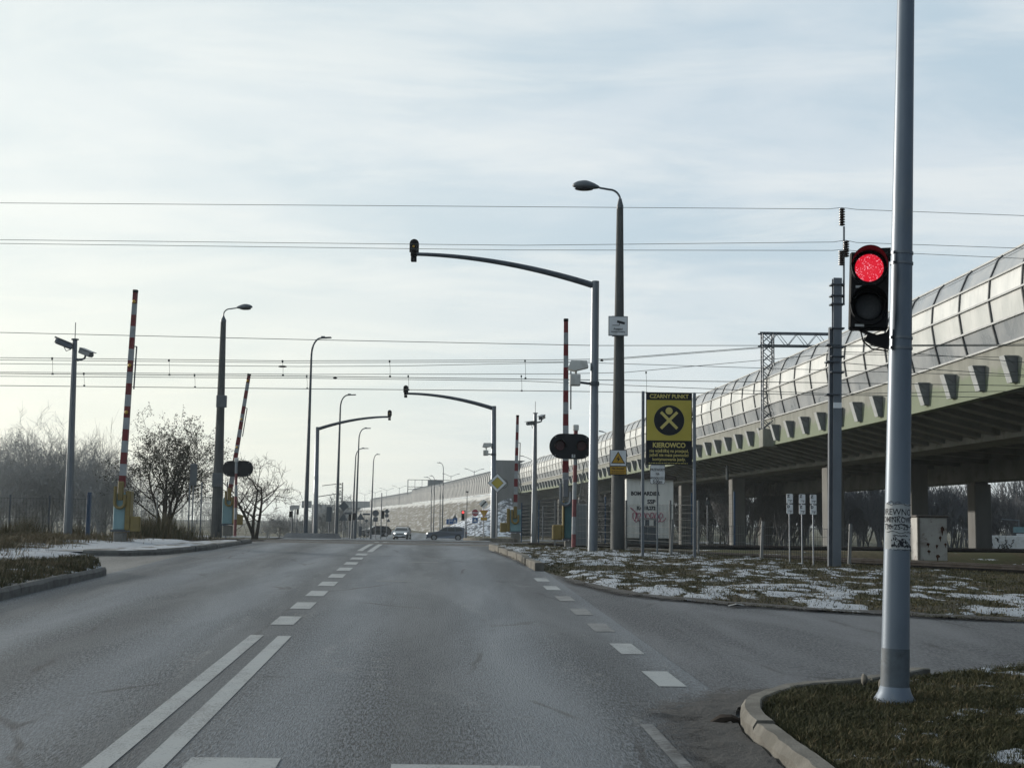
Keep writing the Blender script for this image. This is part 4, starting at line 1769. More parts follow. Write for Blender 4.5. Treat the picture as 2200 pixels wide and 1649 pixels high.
am, amh = arm_mast('nearest grey mast, right of the road, long arm reaching left over the lane', (1273, 1199), (1279, 604), (889, 547), 33, .105)


def wide_camera(t, z, dx, sc=1.0):
    """box floodlight over a box camera on a side arm"""
    o = MB()
    o.tube([(0, 0, z), (dx * .35, -.05, z), (dx * .75, -.06, z + .02), (dx, -.06, z + .03)], .03, 6)
    o.lathe([(.125, -.05), (.125, .05)], (0, 0, z), n=12)
    o.build('camera_arm', 'steel_dark', t)
    MB().box(dx - .02, -.1, z + .07, .26 * sc, .30, .27 * sc, bev=.015).build('camera_box', 'dirty_white', t)
    mb = MB()
    mb.prism([(-.24 * sc, 0), (-.17 * sc, .20 * sc), (.22 * sc, .20 * sc), (.26 * sc, .04 * sc), (-.08 * sc, -.05 * sc)], (dx + .04, -.26, z + .34), (1, 0, 0), (0, 0, 1), (0, .34, 0))
    mb.tube([(dx, -.1, z + .2), (dx, -.1, z + .36)], .03, 6)
    mb.build('floodlight', 'dirty_white', t)


wide_camera(am, W(1275, 824, 33).z - W(1273, 1199, 33).z, -.46)
am2, h2 = arm_mast('second grey mast right of the road beyond the tracks, arm reaching left', (1060, 1158), (1061, 872), (872, 843), 62, .12)
wide_camera(am2, W(1060, 976, 62).z - W(1060, 1158, 62).z, -.34, .9)
am3, h3 = arm_mast('grey mast left of the road beyond the tracks, arm reaching right', (677, 1149), (682, 917), (837, 896), 75, .12)


# ------------------------------------------------------------------ signs
def sign(label, px, pyb, pyt, Y, panels, name='road_sign', cat='road sign', pr=.03, group=None, post='steel'):
    """post from pyb to pyt; panels = (shape, centre y px, size px, [material rings], dx px)"""
    a, h, rot = stand(px, pyb, px, pyt, Y)
    rot = (0, rot[1] * .0, 0)
    t = thing(name, label, cat, a, rot, group)
    MB().tube([(0, 0, -.2), (0, 0, h)], pr, 8).build('post', post, t, True)
    s = m_px(Y)
    for pn in panels:
        shape, cy, size, mats = pn[:4]
        dxp = pn[4] if len(pn) > 4 else 0
        zc = W(px, cy, Y).z - a.z
        y0 = -pr - .02
        prev = None
        for k, (mm, f_) in enumerate(mats):
            if shape == 'diamond':
                poly = ngon(4, size * s * f_)
            elif shape == 'up':
                poly = ngon(3, size * s * f_)
            elif shape == 'down':
                poly = ngon(3, size * s * f_, math.pi)
            elif shape == 'oct':
                poly = ngon(8, size * s * f_, math.pi / 8)
            elif shape == 'disc':
                poly = ngon(24, size * s * f_)
            else:
                w_, h_ = size
                b = (1 - f_) * min(w_, h_) * .5
                poly = rrect((w_ - 2 * b) * s, (h_ - 2 * b) * s, .12 * min(w_, h_) * s)
            mb = plate(shift(poly, dxp * s, zc), y0 - .004 * k, .012 if k == 0 else .003)
            o = mb.build('panel' if k == 0 else ('border' if k < len(mats) - 1 else 'field'), mm, t if k == 0 else prev)
            if k == 0:
                prev = o
    return t, a, s


# priority diamond in front of the far right mast
sign('yellow and white priority diamond sign on its own post before the second mast', 1067, 1157, 1020, 60.5, [('diamond', 1037, 21, [('black_matte', 1.0), ('white', .94), ('black_matte', .62), ('sign_yellow', .58)])], pr=.035)
Yc = 150
t, a, s_ = sign('red octagonal stop sign over a blue crossing sign', 1020, 1157, 1092, Yc, [('oct', 1101, 8, [('white', 1.0), ('sign_red', .93)]), ('rect', 1117, (12, 12), [('sign_blue', 1.0)])], pr=.04)
text('STOP', .30, 'white', t, (0, -.085, W(1020, 1103.4, Yc).z - a.z), off=.008)
MB().prism(ngon(3, 4.6 * s_), (0, -.075, W(1020, 1117.6, Yc).z - a.z), (1, 0, 0), (0, 0, 1), (0, .004, 0)).build('pictogram', 'white', t)
sign('upside down amber yield triangle over an amber plate', 1039, 1157, 1095, 148, [('down', 1101, 11, [('sign_red', 1.0), ('amber', .84)]), ('rect', 1114, (14, 7), [('black_matte', 1.0), ('amber', .86)])], pr=.04)
t, a, s_ = sign('white end of priority diamond with a black stripe, behind the yield sign', 1038, 1150, 1076, 158, [('diamond', 1082, 10, [('white', 1.0), ('dirty_white', .75)])], pr=.035)
MB().box(0, -.07, W(1038, 1082, 158).z - a.z, .16, .01, .85, Matrix.Rotation(.75, 3, 'Y')).build('stripe', 'ink', t)
t, a, s_ = sign('blue and white direction board in front of the embankment', 966, 1152, 1110, 172, [('rect', 1120, (15, 11), [('sign_blue', 1.0)])], pr=.04)
MB().box(-.1, -.075, W(966, 1120, 172).z - a.z, .08, .006, .5).box(.15, -.075, W(966, 1118, 172).z - a.z, .4, .006, .08).build('arrow', 'white', t)
t, a, s_ = sign('blue pedestrian crossing sign below a dark triangle, behind the turning car', 977, 1152, 1103, 168, [('rect', 1118, (10, 11), [('sign_blue', 1.0)]), ('up', 1110, 5, [('sign_back', 1.0)])], pr=.04)
MB().prism(ngon(3, 4.2 * s_), (0, -.075, W(977, 1119, 168).z - a.z), (1, 0, 0), (0, 0, 1), (0, .004, 0)).build('pictogram', 'white', t)
# backs of signs for the other direction, left of the far road
sign('grey back of a diamond sign above a triangle, left of the far lamps', 737, 1154, 1078, 104, [('diamond', 1087, 11, [('sign_back', 1.0)]), ('up', 1112, 11, [('sign_back', 1.0)])], pr=.035)
sign('grey back of a triangular sign over a narrow grey box plate', 774, 1155, 1098, 118, [('up', 1111, 10, [('sign_back', 1.0)]), ('rect', 1141, (6, 22), [('sign_back', 1.0)])], pr=.035)
sign('grey back of a round sign over a square plate', 806, 1155, 1095, 130, [('disc', 1102, 7, [('sign_back', 1.0)]), ('rect', 1115, (10, 10), [('sign_back', 1.0)])], pr=.035)
sign('grey back of a small diamond sign with two plates, near the embankment foot', 830, 1152, 1092, 140, [('diamond', 1098, 6, [('sign_back', 1.0)]), ('rect', 1107, (8, 7), [('sign_back', 1.0)]), ('up', 1118, 5, [('sign_back', 1.0)], 4)], pr=.035)
sign('small grey back of a diamond sign low between the lamps', 787, 1152, 1115, 135, [('diamond', 1118, 4, [('sign_back', 1.0)])], pr=.03)
sign('tall dark back of a signal board left of the second lamp', 706, 1151, 1088, 96, [('rect', 1104, (11, 32), [('sign_back', 1.0)])], 'signal_board', 'signal board', pr=.04)
sign('narrow grey panel standing on a thin post in front of the leafy bush', 412, 1140, 995, 58, [('rect', 1019, (15, 46), [('sign_back', 1.0)])], 'signal_board', 'signal board', pr=.03)
for lab, px, py, w_, Y in (('dark street name board on a bracket beside the second lamp', 748, 1102, 16, 100), ('dark street name board on a bracket between the third and last lamp', 787, 1104, 16, 126)):
    c = W(px, py, Y)
    t = thing('name_board', lab, 'name board', (c.x, c.y, zf(Y)))
    hz = c.z - zf(Y)
    MB().box(0, 0, hz, w_ * m_px(Y), .06, 4 * m_px(Y), bev=.01).build('panel', 'sign_back', t)
    MB().tube([(-.2, .05, 0), (-.2, .05, hz)], .025, 6).build('post', 'steel', t)


def signal(label, px, pyb, pyt, cy, Y, sz=1.0, lit=False, back=False, n=3, hd=(6, 18), dx=0, ang=0):
    a, h, rot = stand(px, pyb, px, pyt, Y)
    t = thing('traffic_light', label, 'traffic light', a, (0, 0, 0))
    MB().tube([(0, 0, -.2), (0, 0, h)], .055, 8).build('pole', 'steel', t, True)
    s = m_px(Y)
    zc = W(px, cy, Y).z - a.z
    w_, h_ = hd[0] * s, hd[1] * s
    ox = dx * s
    mb = MB().box(ox, -.14, zc, w_, .2, h_, bev=.02)
    hdo = mb.build('signal_head', 'black', t)
    sgn = 1 if back else -1
    for k in range(n):
        z = zc + h_ * (.33 - .33 * k if n == 3 else .24 - .48 * k)
        mb = MB()
        r_ = h_ / n * .36
        vs = []
        fs = []
        K = 12
        for i in range(K + 1):
            an = math.pi * (-.15 + 1.3 * i / K)
            for yy in (-.25, -.25 - .24):
                vs.append((ox + (r_ * 1.15) * math.cos(an), yy if not back else -yy - .28, z + r_ * 1.15 * math.sin(an)))
        for i in range(K):
            fs.append((2 * i, 2 * i + 1, 2 * i + 3, 2 * i + 2))
        mb.add(vs, fs)
        mb.build('visor', 'black', hdo)
        MB().lathe([(r_, 0), (r_ * .9, -.012)], (ox, -.245 if not back else -.03, z), (0, 1, 0), 14).build('lens', 'red_lit_far' if (lit and k == 0) else 'glass_dark', hdo)
    return t


M['red_lit_far'] = glow_mat('lit_red_far_lens', (1.0, .08, .08), 1.6)
signal('traffic light showing red beside the turning dark car', 999, 1160, 1096, 1107, 152, lit=True, hd=(7, 21), dx=-5)
signal('black traffic light back on a post left of the oncoming car', 818, 1156, 1058, 1105, 150, back=True, hd=(6, 17), dx=4)
signal('black traffic light left of the far lamps, facing sideways', 627, 1140, 1097, 1104, 105, back=True, hd=(6, 13), dx=-3)
signal('small black traffic light behind the sideways one at the left', 637, 1141, 1094, 1099, 118, back=True, hd=(4, 11), dx=2)
signal('black traffic light back beside the third lamp, left one of the pair', 750, 1154, 1102, 1111, 116, back=True, hd=(5, 14), dx=1)
signal('black traffic light beside the third lamp, right one of the pair', 760, 1154, 1100, 1109, 121, back=True, hd=(7, 15), dx=0)
cp = W(1002, 1160, 165)
t = thing('thin_pole', 'tall thin black pole with a small knob behind the red far traffic light', 'pole', (cp.x, cp.y, zf(165)))
hh = W(1002, 1056, 165).z - zf(165)
MB().tube([(0, 0, -.2), (0, 0, hh)], .05, 6).build('shaft', 'steel_dark', t)
MB().box(0, 0, hh, .3, .2, .18, bev=.03).build('knob', 'black', t)

# small white posts with number plates before the mast
for k, (px, pyb) in enumerate(((1697, 1218), (1724, 1221), (1748, 1225))):
    labs = ['left post of three with two white letter plates, reading Z over D', 'middle post of three with two white letter plates, reading Z over Z', 'right post of three with white letter plates, reading Z over D, nearest the steel mast']
    Y = 28.6 - .5 * k
    t, a, s_ = sign(labs[k], px, pyb, 1062, Y, [('rect', 1070.5 + k * .8, (13.4, 20), [('white', 1.0)]), ('rect', 1093 + k * .8, (13.4, 20), [('white', 1.0)])], 'plate_post', 'plate post', pr=.016, group='posts with paired white letter plates')
    for cy, ch in ((1070.5 + k * .8, 'Z'), (1093 + k * .8, 'DZD'[k])):
        z = W(px, cy, Y).z - a.z
        text(ch, .075, 'ink', t, (-.03, -.047, z + .028), off=.003)
        MB().box(.01, -.045, z - .035, .08, .004, .008).box(.02, -.045, z - .055, .008, .004, .04).build('symbol', 'ink', t)


# the big black-spot board
def black_spot():
    YL, YR = 30.5, 30.0
    a, b = W(1380, 1204, YL), W(1491, 1215, YR)
    ta, tb = W(1382, 840, YL), W(1493, 843, YR)
    t = thing('warning_board', 'big black and yellow warning board on two posts, reading CZARNY PUNKT', 'warning board', (a + b) / 2)
    o = t.location.copy()
    for p, q in ((a, ta), (b, tb)):
        MB().box(*((p + q) / 2 - o - Vector((0, 0, .1))), .068, .05, (q - p).length + .2, bev=.01).build('post', 'steel', t)
    x0, x1 = ta.x - o.x, tb.x - o.x
    yb = W(1436, 998, 30.2).z - o.z
    yt = W(1436, 843, 30.2).z - o.z
    cxm = (x0 + x1) / 2
    Wd = x1 - x0 - .07
    H = yt - yb
    zc = (yt + yb) / 2
    g = thing_part('board', t)
    bpy.data.objects.remove(g)
    bd = plate(shift(rrect(Wd, H, .01), cxm, zc), -.04, .03).build('board', 'black_matte', t)
    y1 = yt - H * .105
    y2 = yb + H * .335
    ye = plate(shift(rrect(Wd * .97, y1 - y2, .004), cxm, (y1 + y2) / 2), -.044, .003).build('yellow_field', 'sign_yellow', t)
    r_ = .35 * Wd * .94
    zc2 = (y1 + y2) / 2 - .0
    zc2 += .0
    plate(shift(ngon(40, r_ * 1.02), cxm, zc2), -.047, .002).build('ring', 'letter_yellow', t)
    plate(shift(ngon(40, r_), cxm, zc2), -.050, .002).build('disc', 'black_matte', t)
    mb = plate(shift(ngon(28, r_ * .235), cxm, zc2 + r_ * .62), -.053, .002)
    for an in (45, -45):
        mb.box(cxm, -.0525 - (.0006 if an > 0 else 0), zc2 - .0 * r_, r_ * .19, .002, r_ * 1.52, Matrix.Rotation(R(an), 3, 'Y'))
    mb.build('crossed_figure', 'letter_yellow', t)
    ly = -.043
    text('CZARNY PUNKT', .125, 'letter_yellow', t, (cxm, ly, y1 + .045), off=.0035, sx=.93)
    text('KIEROWCO', .152, 'letter_yellow', t, (cxm, ly, y2 - .155), off=.005, sx=.90)
    for i, tx in enumerate(('nie wjeżdżaj na przejazd,', 'jeżeli nie masz pewności', 'kontynuowania jazdy.')):
        text(tx, .098, 'letter_yellow', t, (cxm, ly, y2 - .262 - .094 * i), off=.0015, sx=.88)
    mb = MB()
    x = cxm - Wd * .44
    while x < cxm + Wd * .42:
        w_ = rnd.uniform(.02, .07)
        mb.box(x + w_ / 2, -.0425, yb + .035, w_, .002, .014)
        x += w_ + .014
    mb.build('small_print', 'letter_yellow', t)


black_spot()

# wires-height plate
t, a, s_ = sign('white plate below the black spot board, reading PRZEWODY NA WYSOKOŚCI 5,00m', 1412, 1200, 990, 32, [('rect', 1019, (32, 40), [('ink', 1.0), ('white', .96)]), ('rect', 996, (30, 9), [('paper', 1.0)], 1)], 'height_sign', 'sign', pr=.022)
for tx, py, sz in (('PRZEWODY', 1011, .082), ('NA', 1020, .075), ('WYSOKOŚCI', 1029, .075), ('5,00m', 1038, .115)):
    text(tx, sz, 'ink', t, (0, -.054, W(1412, py, 32).z - a.z), off=.001, sx=.78)

# plates strapped to the right concrete lamp post
def camera_plate():
    Y = 33.7
    c = W(1328, 700, Y)
    t = thing('monitoring_sign', 'white square camera notice on the right concrete post, reading Przejazd monitorowany', 'sign', c)
    s = m_px(Y)
    plate(rrect(42 * s, 43 * s, .01), 0, .03).build('panel', 'sign_back', t)
    plate(rrect(39 * s, 40 * s, .01), -.003, .002).build('field', 'white', t)
    mb = MB()
    mb.box(.07, -.008, .09, .20, .004, .06, Matrix.Rotation(.24, 3, 'Y'))
    mb.box(.03, -.008, .04, .014, .004, .06)
    mb.box(-.06, -.008, .015, .17, .004, .016)
    mb.build('pictogram', 'ink', t)
    text('Przejazd', .066, 'ink', t, (0, -.004, -.10), off=.002)
    text('monitorowany', .062, 'ink', t, (0, -.004, -.165), off=.0015, sx=.95)
    MB().box(0, .06, 0, .30, .05, .52).build('strap', 'steel_dark', t)


camera_plate()


def volt_plate():
    Y = 33.66
    c = W(1328, 993, Y)
    t = thing('voltage_sign', 'white and amber high voltage plate on the right concrete post, reading Nie dotykać', 'sign', c)
    s = m_px(Y)
    plate(rrect(37 * s, 54 * s, .012), 0, .02).build('panel', 'ink', t)
    plate(shift(rrect(34 * s, 33 * s, .012), 0, 9.5 * s), -.003, .002).build('white_field', 'white', t)
    plate(shift(rrect(34 * s, 16 * s, .012), 0, -17 * s), -.003, .002).build('amber_field', 'amber', t)
    plate(shift(ngon(3, 17.5 * s), 0, 6.5 * s), -.006, .002).build('triangle', 'ink', t)
    plate(shift(ngon(3, 14.5 * s), 0, 6.5 * s), -.009, .002).build('triangle_field', 'amber', t)
    bolt = [(.02, .13), (-.045, .04), (.0, .05), (-.02, -.03), (.045, .065), (.005, .06)]
    plate(shift([(x * 1.1, z * 1.0) for x, z in bolt], 0, 3 * s), -.012, .002).build('bolt', 'ink', t)
    text('Nie dotykać', .062, 'ink', t, (0, -.004, -14.6 * s), off=.002)
    mb = MB()
    for z, w_ in ((-19.0, .32), (-22.2, .30)):
        x = -w_ / 2
        while x < w_ / 2:
            q = rnd.uniform(.02, .05)
            mb.box(x + q / 2, -.005, z * s, q, .002, .014)
            x += q + .008
    mb.build('small_print', 'ink', t)


volt_plate()


# ------------------------------------------------------------------ level crossing barriers
def boom(label, hinge, tip, Y, base, cab, flip=1, r0=.075, lamps=True, cab_m='teal', clamp='yellow', fw=.14):
    """raised red and white boom with its drive cabinet"""
    b = W(*base, Y)
    t = thing('crossing_barrier', label, 'barrier', b, (0, 0, 0), 'raised level crossing barriers')
    hp, tp = W(*hinge, Y) - b, W(*tip, Y) - b
    ax = (tp - hp)
    L = ax.length
    ax.normalize()
    side = Vector((ax.z, 0, -ax.x))
    mb = MB()
    n = max(3, int(round(L / .31)))
    for i in range(n):
        u0, u1 = i / n, (i + 1) / n
        mb.mi = 1 if (n - 1 - i) % 2 == 0 else 0
        if i == n - 1:
            mb.mi = 1
        ra, rb = r0 * (1 - .32 * u0), r0 * (1 - .32 * u1)
        p, q = hp + ax * L * u0, hp + ax * L * u1
        d = .05
        vs = []
        for pp, rr in ((p, ra), (q, rb)):
            for sx, sy in ((-rr, -d), (rr, -d), (rr, d), (-rr, d)):
                vs.append(pp + side * sx + Vector((0, sy, 0)))
        mb.add(vs, [(0, 1, 5, 4), (1, 2, 6, 5), (2, 3, 7, 6), (3, 0, 4, 7)])
    arm = mb.build('boom', ['boom_white', 'boom_red'], t)
    e = hp + ax * L
    MB().box(*(e + ax * .03), r0 * 1.5, .12, .08, Matrix.Rotation(math.atan2(ax.x, ax.z), 3, 'Y'), bev=.01).build('end_cap', 'black', arm)
    if lamps:
        for u in (.38, .62, .95):
            q = hp + ax * L * u
            MB().lathe([(.045, 0), (.05, -.03), (.03, -.06)], q + Vector((0, -.055, 0)), (0, 1, 0), 10).build('boom_lamp', 'amber', arm)
    # folded prop hanging from the boom
    q = hp + ax * L * .72
    MB().tube([q + side * (r0 + .05) + Vector((0, 0, 0)), q + side * (r0 + .05) + ax * -1.15], .02, 6).tube([q, q + side * (r0 + .05)], .015, 5).build('prop', 'steel_dark', arm)
    cw, ch, cz = cab
    mb = MB().box(0, .1, cz + ch / 2, cw, .36, ch, bev=.02)
    cb_ = mb.build('cabinet', cab_m, t)
    MB().box(0, .1, cz - .02, cw * 1.25, .46, .05).build('base_plate', 'steel_dark', t)
    MB().box(0, .1, (cz - .05) / 2 - .1, cw * .85, .34, cz + .12, bev=.02).build('footing', 'concrete', t)
    mb = MB()
    mb.box(flip * (cw / 2 + fw / 2 + .002), .02, cz + ch * .52, fw, .30, ch * 1.06, bev=.02)
    mb.build('side_frame', 'yellow', t)
    # U-shaped hinge clamp
    hb = hp + Vector((0, -.14, 0))
    pts = []
    for i in range(13):
        an = math.pi + math.pi * i / 12
        pts.append(hb + Vector((.13 * math.cos(an), 0, -.42 + .13 * math.sin(an))))
    pts = [hb + Vector((-.13, 0, .02))] + pts + [hb + Vector((.13, 0, -.2))]
    MB().tube(pts, .045, 6).box(hb.x, hb.y + .05, hb.z - .1, .15, .1, .5, bev=.02).build('hinge_clamp', clamp, t)
    MB().box(flip * (cw / 2 + fw + .13), -.05, cz + .16, .28, .12, .40, bev=.03).build('counterweight', 'yellow', t)
    return t


boom('left near crossing boom, nearly upright beside the pale teal cabinet on the snowy bank', (262, 1046), (291, 628), 36, (255, 1167), (.32, .98, .36), 1, .085)
boom('right near crossing boom, upright behind the S1 signal board', (1215, 1040), (1216, 690), 36, (1222, 1184), (.26, .95, .34), -1, .085, lamps=False, cab_m='teal_dark', clamp='steel', fw=.05)
boom('far left crossing boom leaning to the right behind the dark oval board', (494, 1056), (535, 806), 54, (488, 1141), (.42, 1.0, .3), 1, .09)
boom('far right crossing boom over a yellow drive unit, right of the diamond sign', (1107, 1095), (1112, 895), 56, (1107, 1157), (.45, .9, .3), -1, .085, lamps=False)


def crossing_signal(label, base, top, cx, cy, w, h, Y, front=True, code=None):
    a, hh, rot = stand(*base, *top, Y)
    t = thing('crossing_signal', label, 'crossing signal', a, rot, 'oval crossing signal boards')
    s = m_px(Y)
    # striped post
    n = max(4, int(hh / .42))
    for i in range(n):
        MB().tube([(0, 0, hh * i / n - (.2 if i == 0 else 0)), (0, 0, hh * (i + 1) / n)], .058, 10).build('post_band', 'red_faded' if i % 2 == 0 else 'boom_white', t, True)
    MB().box(0, 0, hh + .08, .15, .15, .16, bev=.02).build('top_box', 'dirty_white', t)
    zc = W(cx, cy, Y).z - a.z
    ox = W(cx, cy, Y).x - a.x - math.tan(rot[1]) * zc
    bw, bh = w * s, h * s
    sg = -1 if front else 1
    y0 = -.10 if front else .08
    poly = shift(rrect(bw, bh, bh / 2 * .98, 8), ox, zc)
    bd = MB().prism(poly, (0, y0, 0), (1, 0, 0), (0, 0, 1), (0, .03, 0)).build('board', 'black_matte', t)
    for sx in (-1, 1):
        lx = ox + sx * bw * .25
        mb = MB()
        K = 14
        vs, fs = [], []
        for i in range(K + 1):
            an = math.pi * (-.1 + 1.2 * i / K)
            for yy in (y0, y0 + sg * .22):
                vs.append((lx + .145 * math.cos(an), yy, zc + .02 + .145 * math.sin(an)))
        for i in range(K):
            fs.append((2 * i, 2 * i + 1, 2 * i + 3, 2 * i + 2))
        mb.add(vs, fs)
        mb.build('hood', 'black', bd)
        MB().lathe([(.13, 0), (.11, sg * .012)], (lx, y0 + (0 if front else .03), zc + .02), (0, 1, 0), 18).build('lens', 'lens_red', bd)
    mb = MB()
    for sx in (-1, 1):
        for sz in (-1, 1):
            mb.lathe([(.012, 0), (.010, -.012)], (ox + sx * bw * .36, y0 if front else y0, zc + sz * bh * .36), (0, 1, 0), 8)
    mb.build('bolts', 'dirty_white', bd)
    if code:
        text(code, .115, 'white', t, (ox + .08, y0 - .002, zc - bh * .44), off=.003)
    return t


crossing_signal('oval black crossing signal with two dark red lenses, marked S1, on a striped post', (1232, 1184), (1237, 925), 1226, 959, 92, 54, 35.2, True, 'S1')
crossing_signal('black oval back of a crossing signal on the far left striped post', (505, 1140), (508, 992), 510, 1006, 66, 34, 53.2, False)


# ------------------------------------------------------------------ the near traffic light
def near_light():
    Y = 9.4
    a = W(1922, 1506, Y)
    top = W(1946, 0, Y)
    h = top.z - a.z
    lean = math.atan2(top.x - a.x, h)
    t = thing('traffic_light', 'tall pale grey pole on the near grass corner, lit red light and torn poster', 'traffic light', a, (0, lean, 0))
    H = 7.2
    r = lambda z: .096 - .0072 * z
    MB().tube([(0, 0, -.2)] + [(0, 0, z) for z in np.linspace(.05, H, 14)], [r(0)] + [r(z) for z in np.linspace(.05, H, 14)], 40).build('pole', 'pole_light', t, True)
    MB().lathe([(.146, -.12), (.144, .0), (.137, .02), (.112, .06), (r(.1) + .004, .10), (r(.1) - .01, .115)], (0, 0, 0), n=36).build('base_collar', 'pole_light', t, True)
    MB().tube([(0, 0, z) for z in np.linspace(.10, .36, 4)], [r(z) + .0016 for z in np.linspace(.10, .36, 4)], 40).build('lower_coat', 'pole_dirty', t, True)
    s = m_px(Y)
    zz = lambda py: W(1935, py, Y).z - a.z

    for py in (544, 566, 726, 748):
        z = zz(py)
        MB().lathe([(r(z) + .002, -.009), (r(z) + .006, -.009), (r(z) + .006, .009), (r(z) + .002, .009)], (0, 0, z), n=30, cap=False).build('band', 'steel', t, True)
    # signal head
    zc = zz(632)
    cxp = W(1862, 632, Y).x - a.x - math.tan(lean) * zc
    hw, hh = 82 * s, 167 * s
    yf = -.13
    ang = R(-13)
    head = bpy.data.objects.new('signal_head', None)
    bpy.data.objects.remove(head)
    mb = MB().box(0, 0, 0, hw, .13, hh, bev=.012)
    hd = mb.build('signal_head', 'black', t)
    hd.location = (cxp, -.05, zc)
    hd.rotation_euler = (0, 0, ang)
    rl = 30 * s
    for k, (py, mm) in enumerate(((584, 'led_red'), (668, 'led_off'))):
        z = (632 - py) * s
        # rim
        MB().lathe([(rl + .030, -.062), (rl + .030, -.085), (rl + .004, -.085), (rl + .002, -.07)], (0, 0, z), (0, 1, 0), 36, cap=False).build('lens_rim', 'black', hd, True)
        n = 36
        pr = [(rl, -.072)] + [(rl * math.cos(q), -.072 - .018 * math.sin(q)) for q in np.linspace(0, math.pi / 2 * .97, 6)]
        MB().lathe(pr, (0, 0, z), (0, 1, 0), n).build('lens', mm, hd, True, ang=80)
        # long visor, open below
        K = 26
        vs, fs = [], []
        ro = rl + .026
        for i in range(K + 1):
            an = math.pi * (-.22 + 1.44 * i / K)
            cut = .20 * (1 - .62 * (abs(i / K - .5) * 2) ** 2.2)
            for rr, yy in ((ro, -.066), (ro, -.066 - cut), (ro - .004, -.066 - cut), (ro - .004, -.066)):
                vs.append((rr * math.cos(an), yy, z + rr * math.sin(an)))
        for i in range(K):
            for j in range(4):
                q = (j + 1) % 4
                fs.append((i * 4 + j, i * 4 + q, i * 4 + 4 + q, i * 4 + 4 + j))
        MB().add(vs, fs).build('visor', 'black', hd, True)
        pl = MB().box(-hw * .22, -.068, z - rl * 1.36, .062, .005, .016)
        pl.build('maker_plate', 'paper', hd)
    # brackets to the pole
    for z0, z1, nm in ((hh / 2 + .005, hh / 2 - .05, 1), (-hh / 2 - .03, -hh / 2 - .09, 0)):
        mb = MB()
        if nm:
            mb.prism([(-.06, -.02), (.02, .035), (hw / 2 + .012, .04), (hw / 2 + .012, -.05), (hw / 2 - .02, -.02)], (0, -.02, hh / 2), (1, 0, 0), (0, 0, 1), (0, .08, 0))
        else:
            mb.prism([(-.10, .02), (.0, -.03), (-.02, -.07), (.03, -.10), (hw / 2 + .012, -.13), (hw / 2 + .012, .02), (hw / 2 - .01, -.02), (.06, -.035)], (0, -.02, -hh / 2), (1, 0, 0), (0, 0, 1), (0, .08, 0))
        mb.build('bracket', 'black', hd)
    MB().tube([(-.05, 0, -hh / 2), (-.03, 0, -hh / 2 - .08), (.03, .02, -hh / 2 - .13), (.14, .05, -hh / 2 - .14)], .006, 6).build('cable', 'black', hd)
    # torn posters glued round the pole
    po = bpy.data.objects.new('x', None)
    bpy.data.objects.remove(po)

    def curved(z0, z1, a0, a1, name, mm, dr, jag=0.0, seed=1):
        rr = random.Random(seed)
        n = 40
        vs, fs = [], []
        for i in range(n + 1):
            an = a0 + (a1 - a0) * i / n
            j0, j1 = rr.uniform(-jag, jag), rr.uniform(-jag, jag)
            for z in (z0 + j0, z1 + j1):
                q = r(z) + dr
                vs.append((q * math.sin(an), -q * math.cos(an), z))
        for i in range(n):
            fs.append((2 * i, 2 * i + 2, 2 * i + 3, 2 * i + 1))
        return MB().add(vs, fs).build(name, mm, t, True)
    z0, z1 = zz(1139), zz(1082)
    p1 = curved(z0, z1, -1.5, 1.05, 'poster', 'paper', .0012, .004, 2)
    p2 = curved(zz(1179), zz(1137), -1.45, 1.05, 'poster', 'paper', .0008, .006, 5)
    for tx, py, sz, sxx in (('DREWNO', 1106, .062, .95), ('KOMINKOWE', 1122, .056, .82), ('730-25-25', 1137, .052, .95)):
        z = zz(py)
        text(tx, sz, 'ink', t, (0, 0, z), off=.0005, sx=sxx * .94, cyl=(r(z) + .0022, -.42))
    rr = random.Random(8)

    def tear(py, amp, a0, a1, wd, slope=0):
        pts = []
        for i in range(22):
            an = a0 + (a1 - a0) * i / 21
            z = zz(py) + amp * math.sin(i * .5 + py) * .5 + rr.uniform(-.004, .004) + slope * i / 21
            q = r(z) + .002
            pts.append((q * math.sin(an), -q * math.cos(an), z))
        MB().tube(pts, [wd * rr.uniform(.4, 1.3) for _ in pts], 5).build('torn_edge', 'ink', t)
    tear(1083, .01, -1.3, 1.1, .0022)
    tear(1079, .012, -1.2, -.1, .0015)
    tear(1110, .008, -.9, 1.2, .0025, -.005)
    tear(1127, .018, -1.3, 1.2, .0032, -.004)
    tear(1143, .01, -1.2, 1.1, .002)
    tear(1150, .006, -.5, .6, .0035)
    tear(1152, .02, -.6, 1.2, .0022, -.06)
    tear(1160, .012, -.2, 1.2, .003, -.05)
    tear(1180, .005, -.5, 1.0, .002)
    mb = MB()
    for i in range(34):
        an = -.7 + i * .042
        z = zz(1172 + rr.uniform(-2, 2))
        q = r(z) + .002
        mb.box(q * math.sin(an), -q * math.cos(an), z, .003, .001, rr.uniform(.006, .016))
    for i in range(26):
        an = rr.uniform(-.8, .8)
        z = zz(rr.uniform(1155, 1170))
        q = r(z) + .002
        mb.box(q * math.sin(an), -q * math.cos(an), z, .008, .001, rr.uniform(.004, .02))
    mb.build('poster_print', 'ink', t)


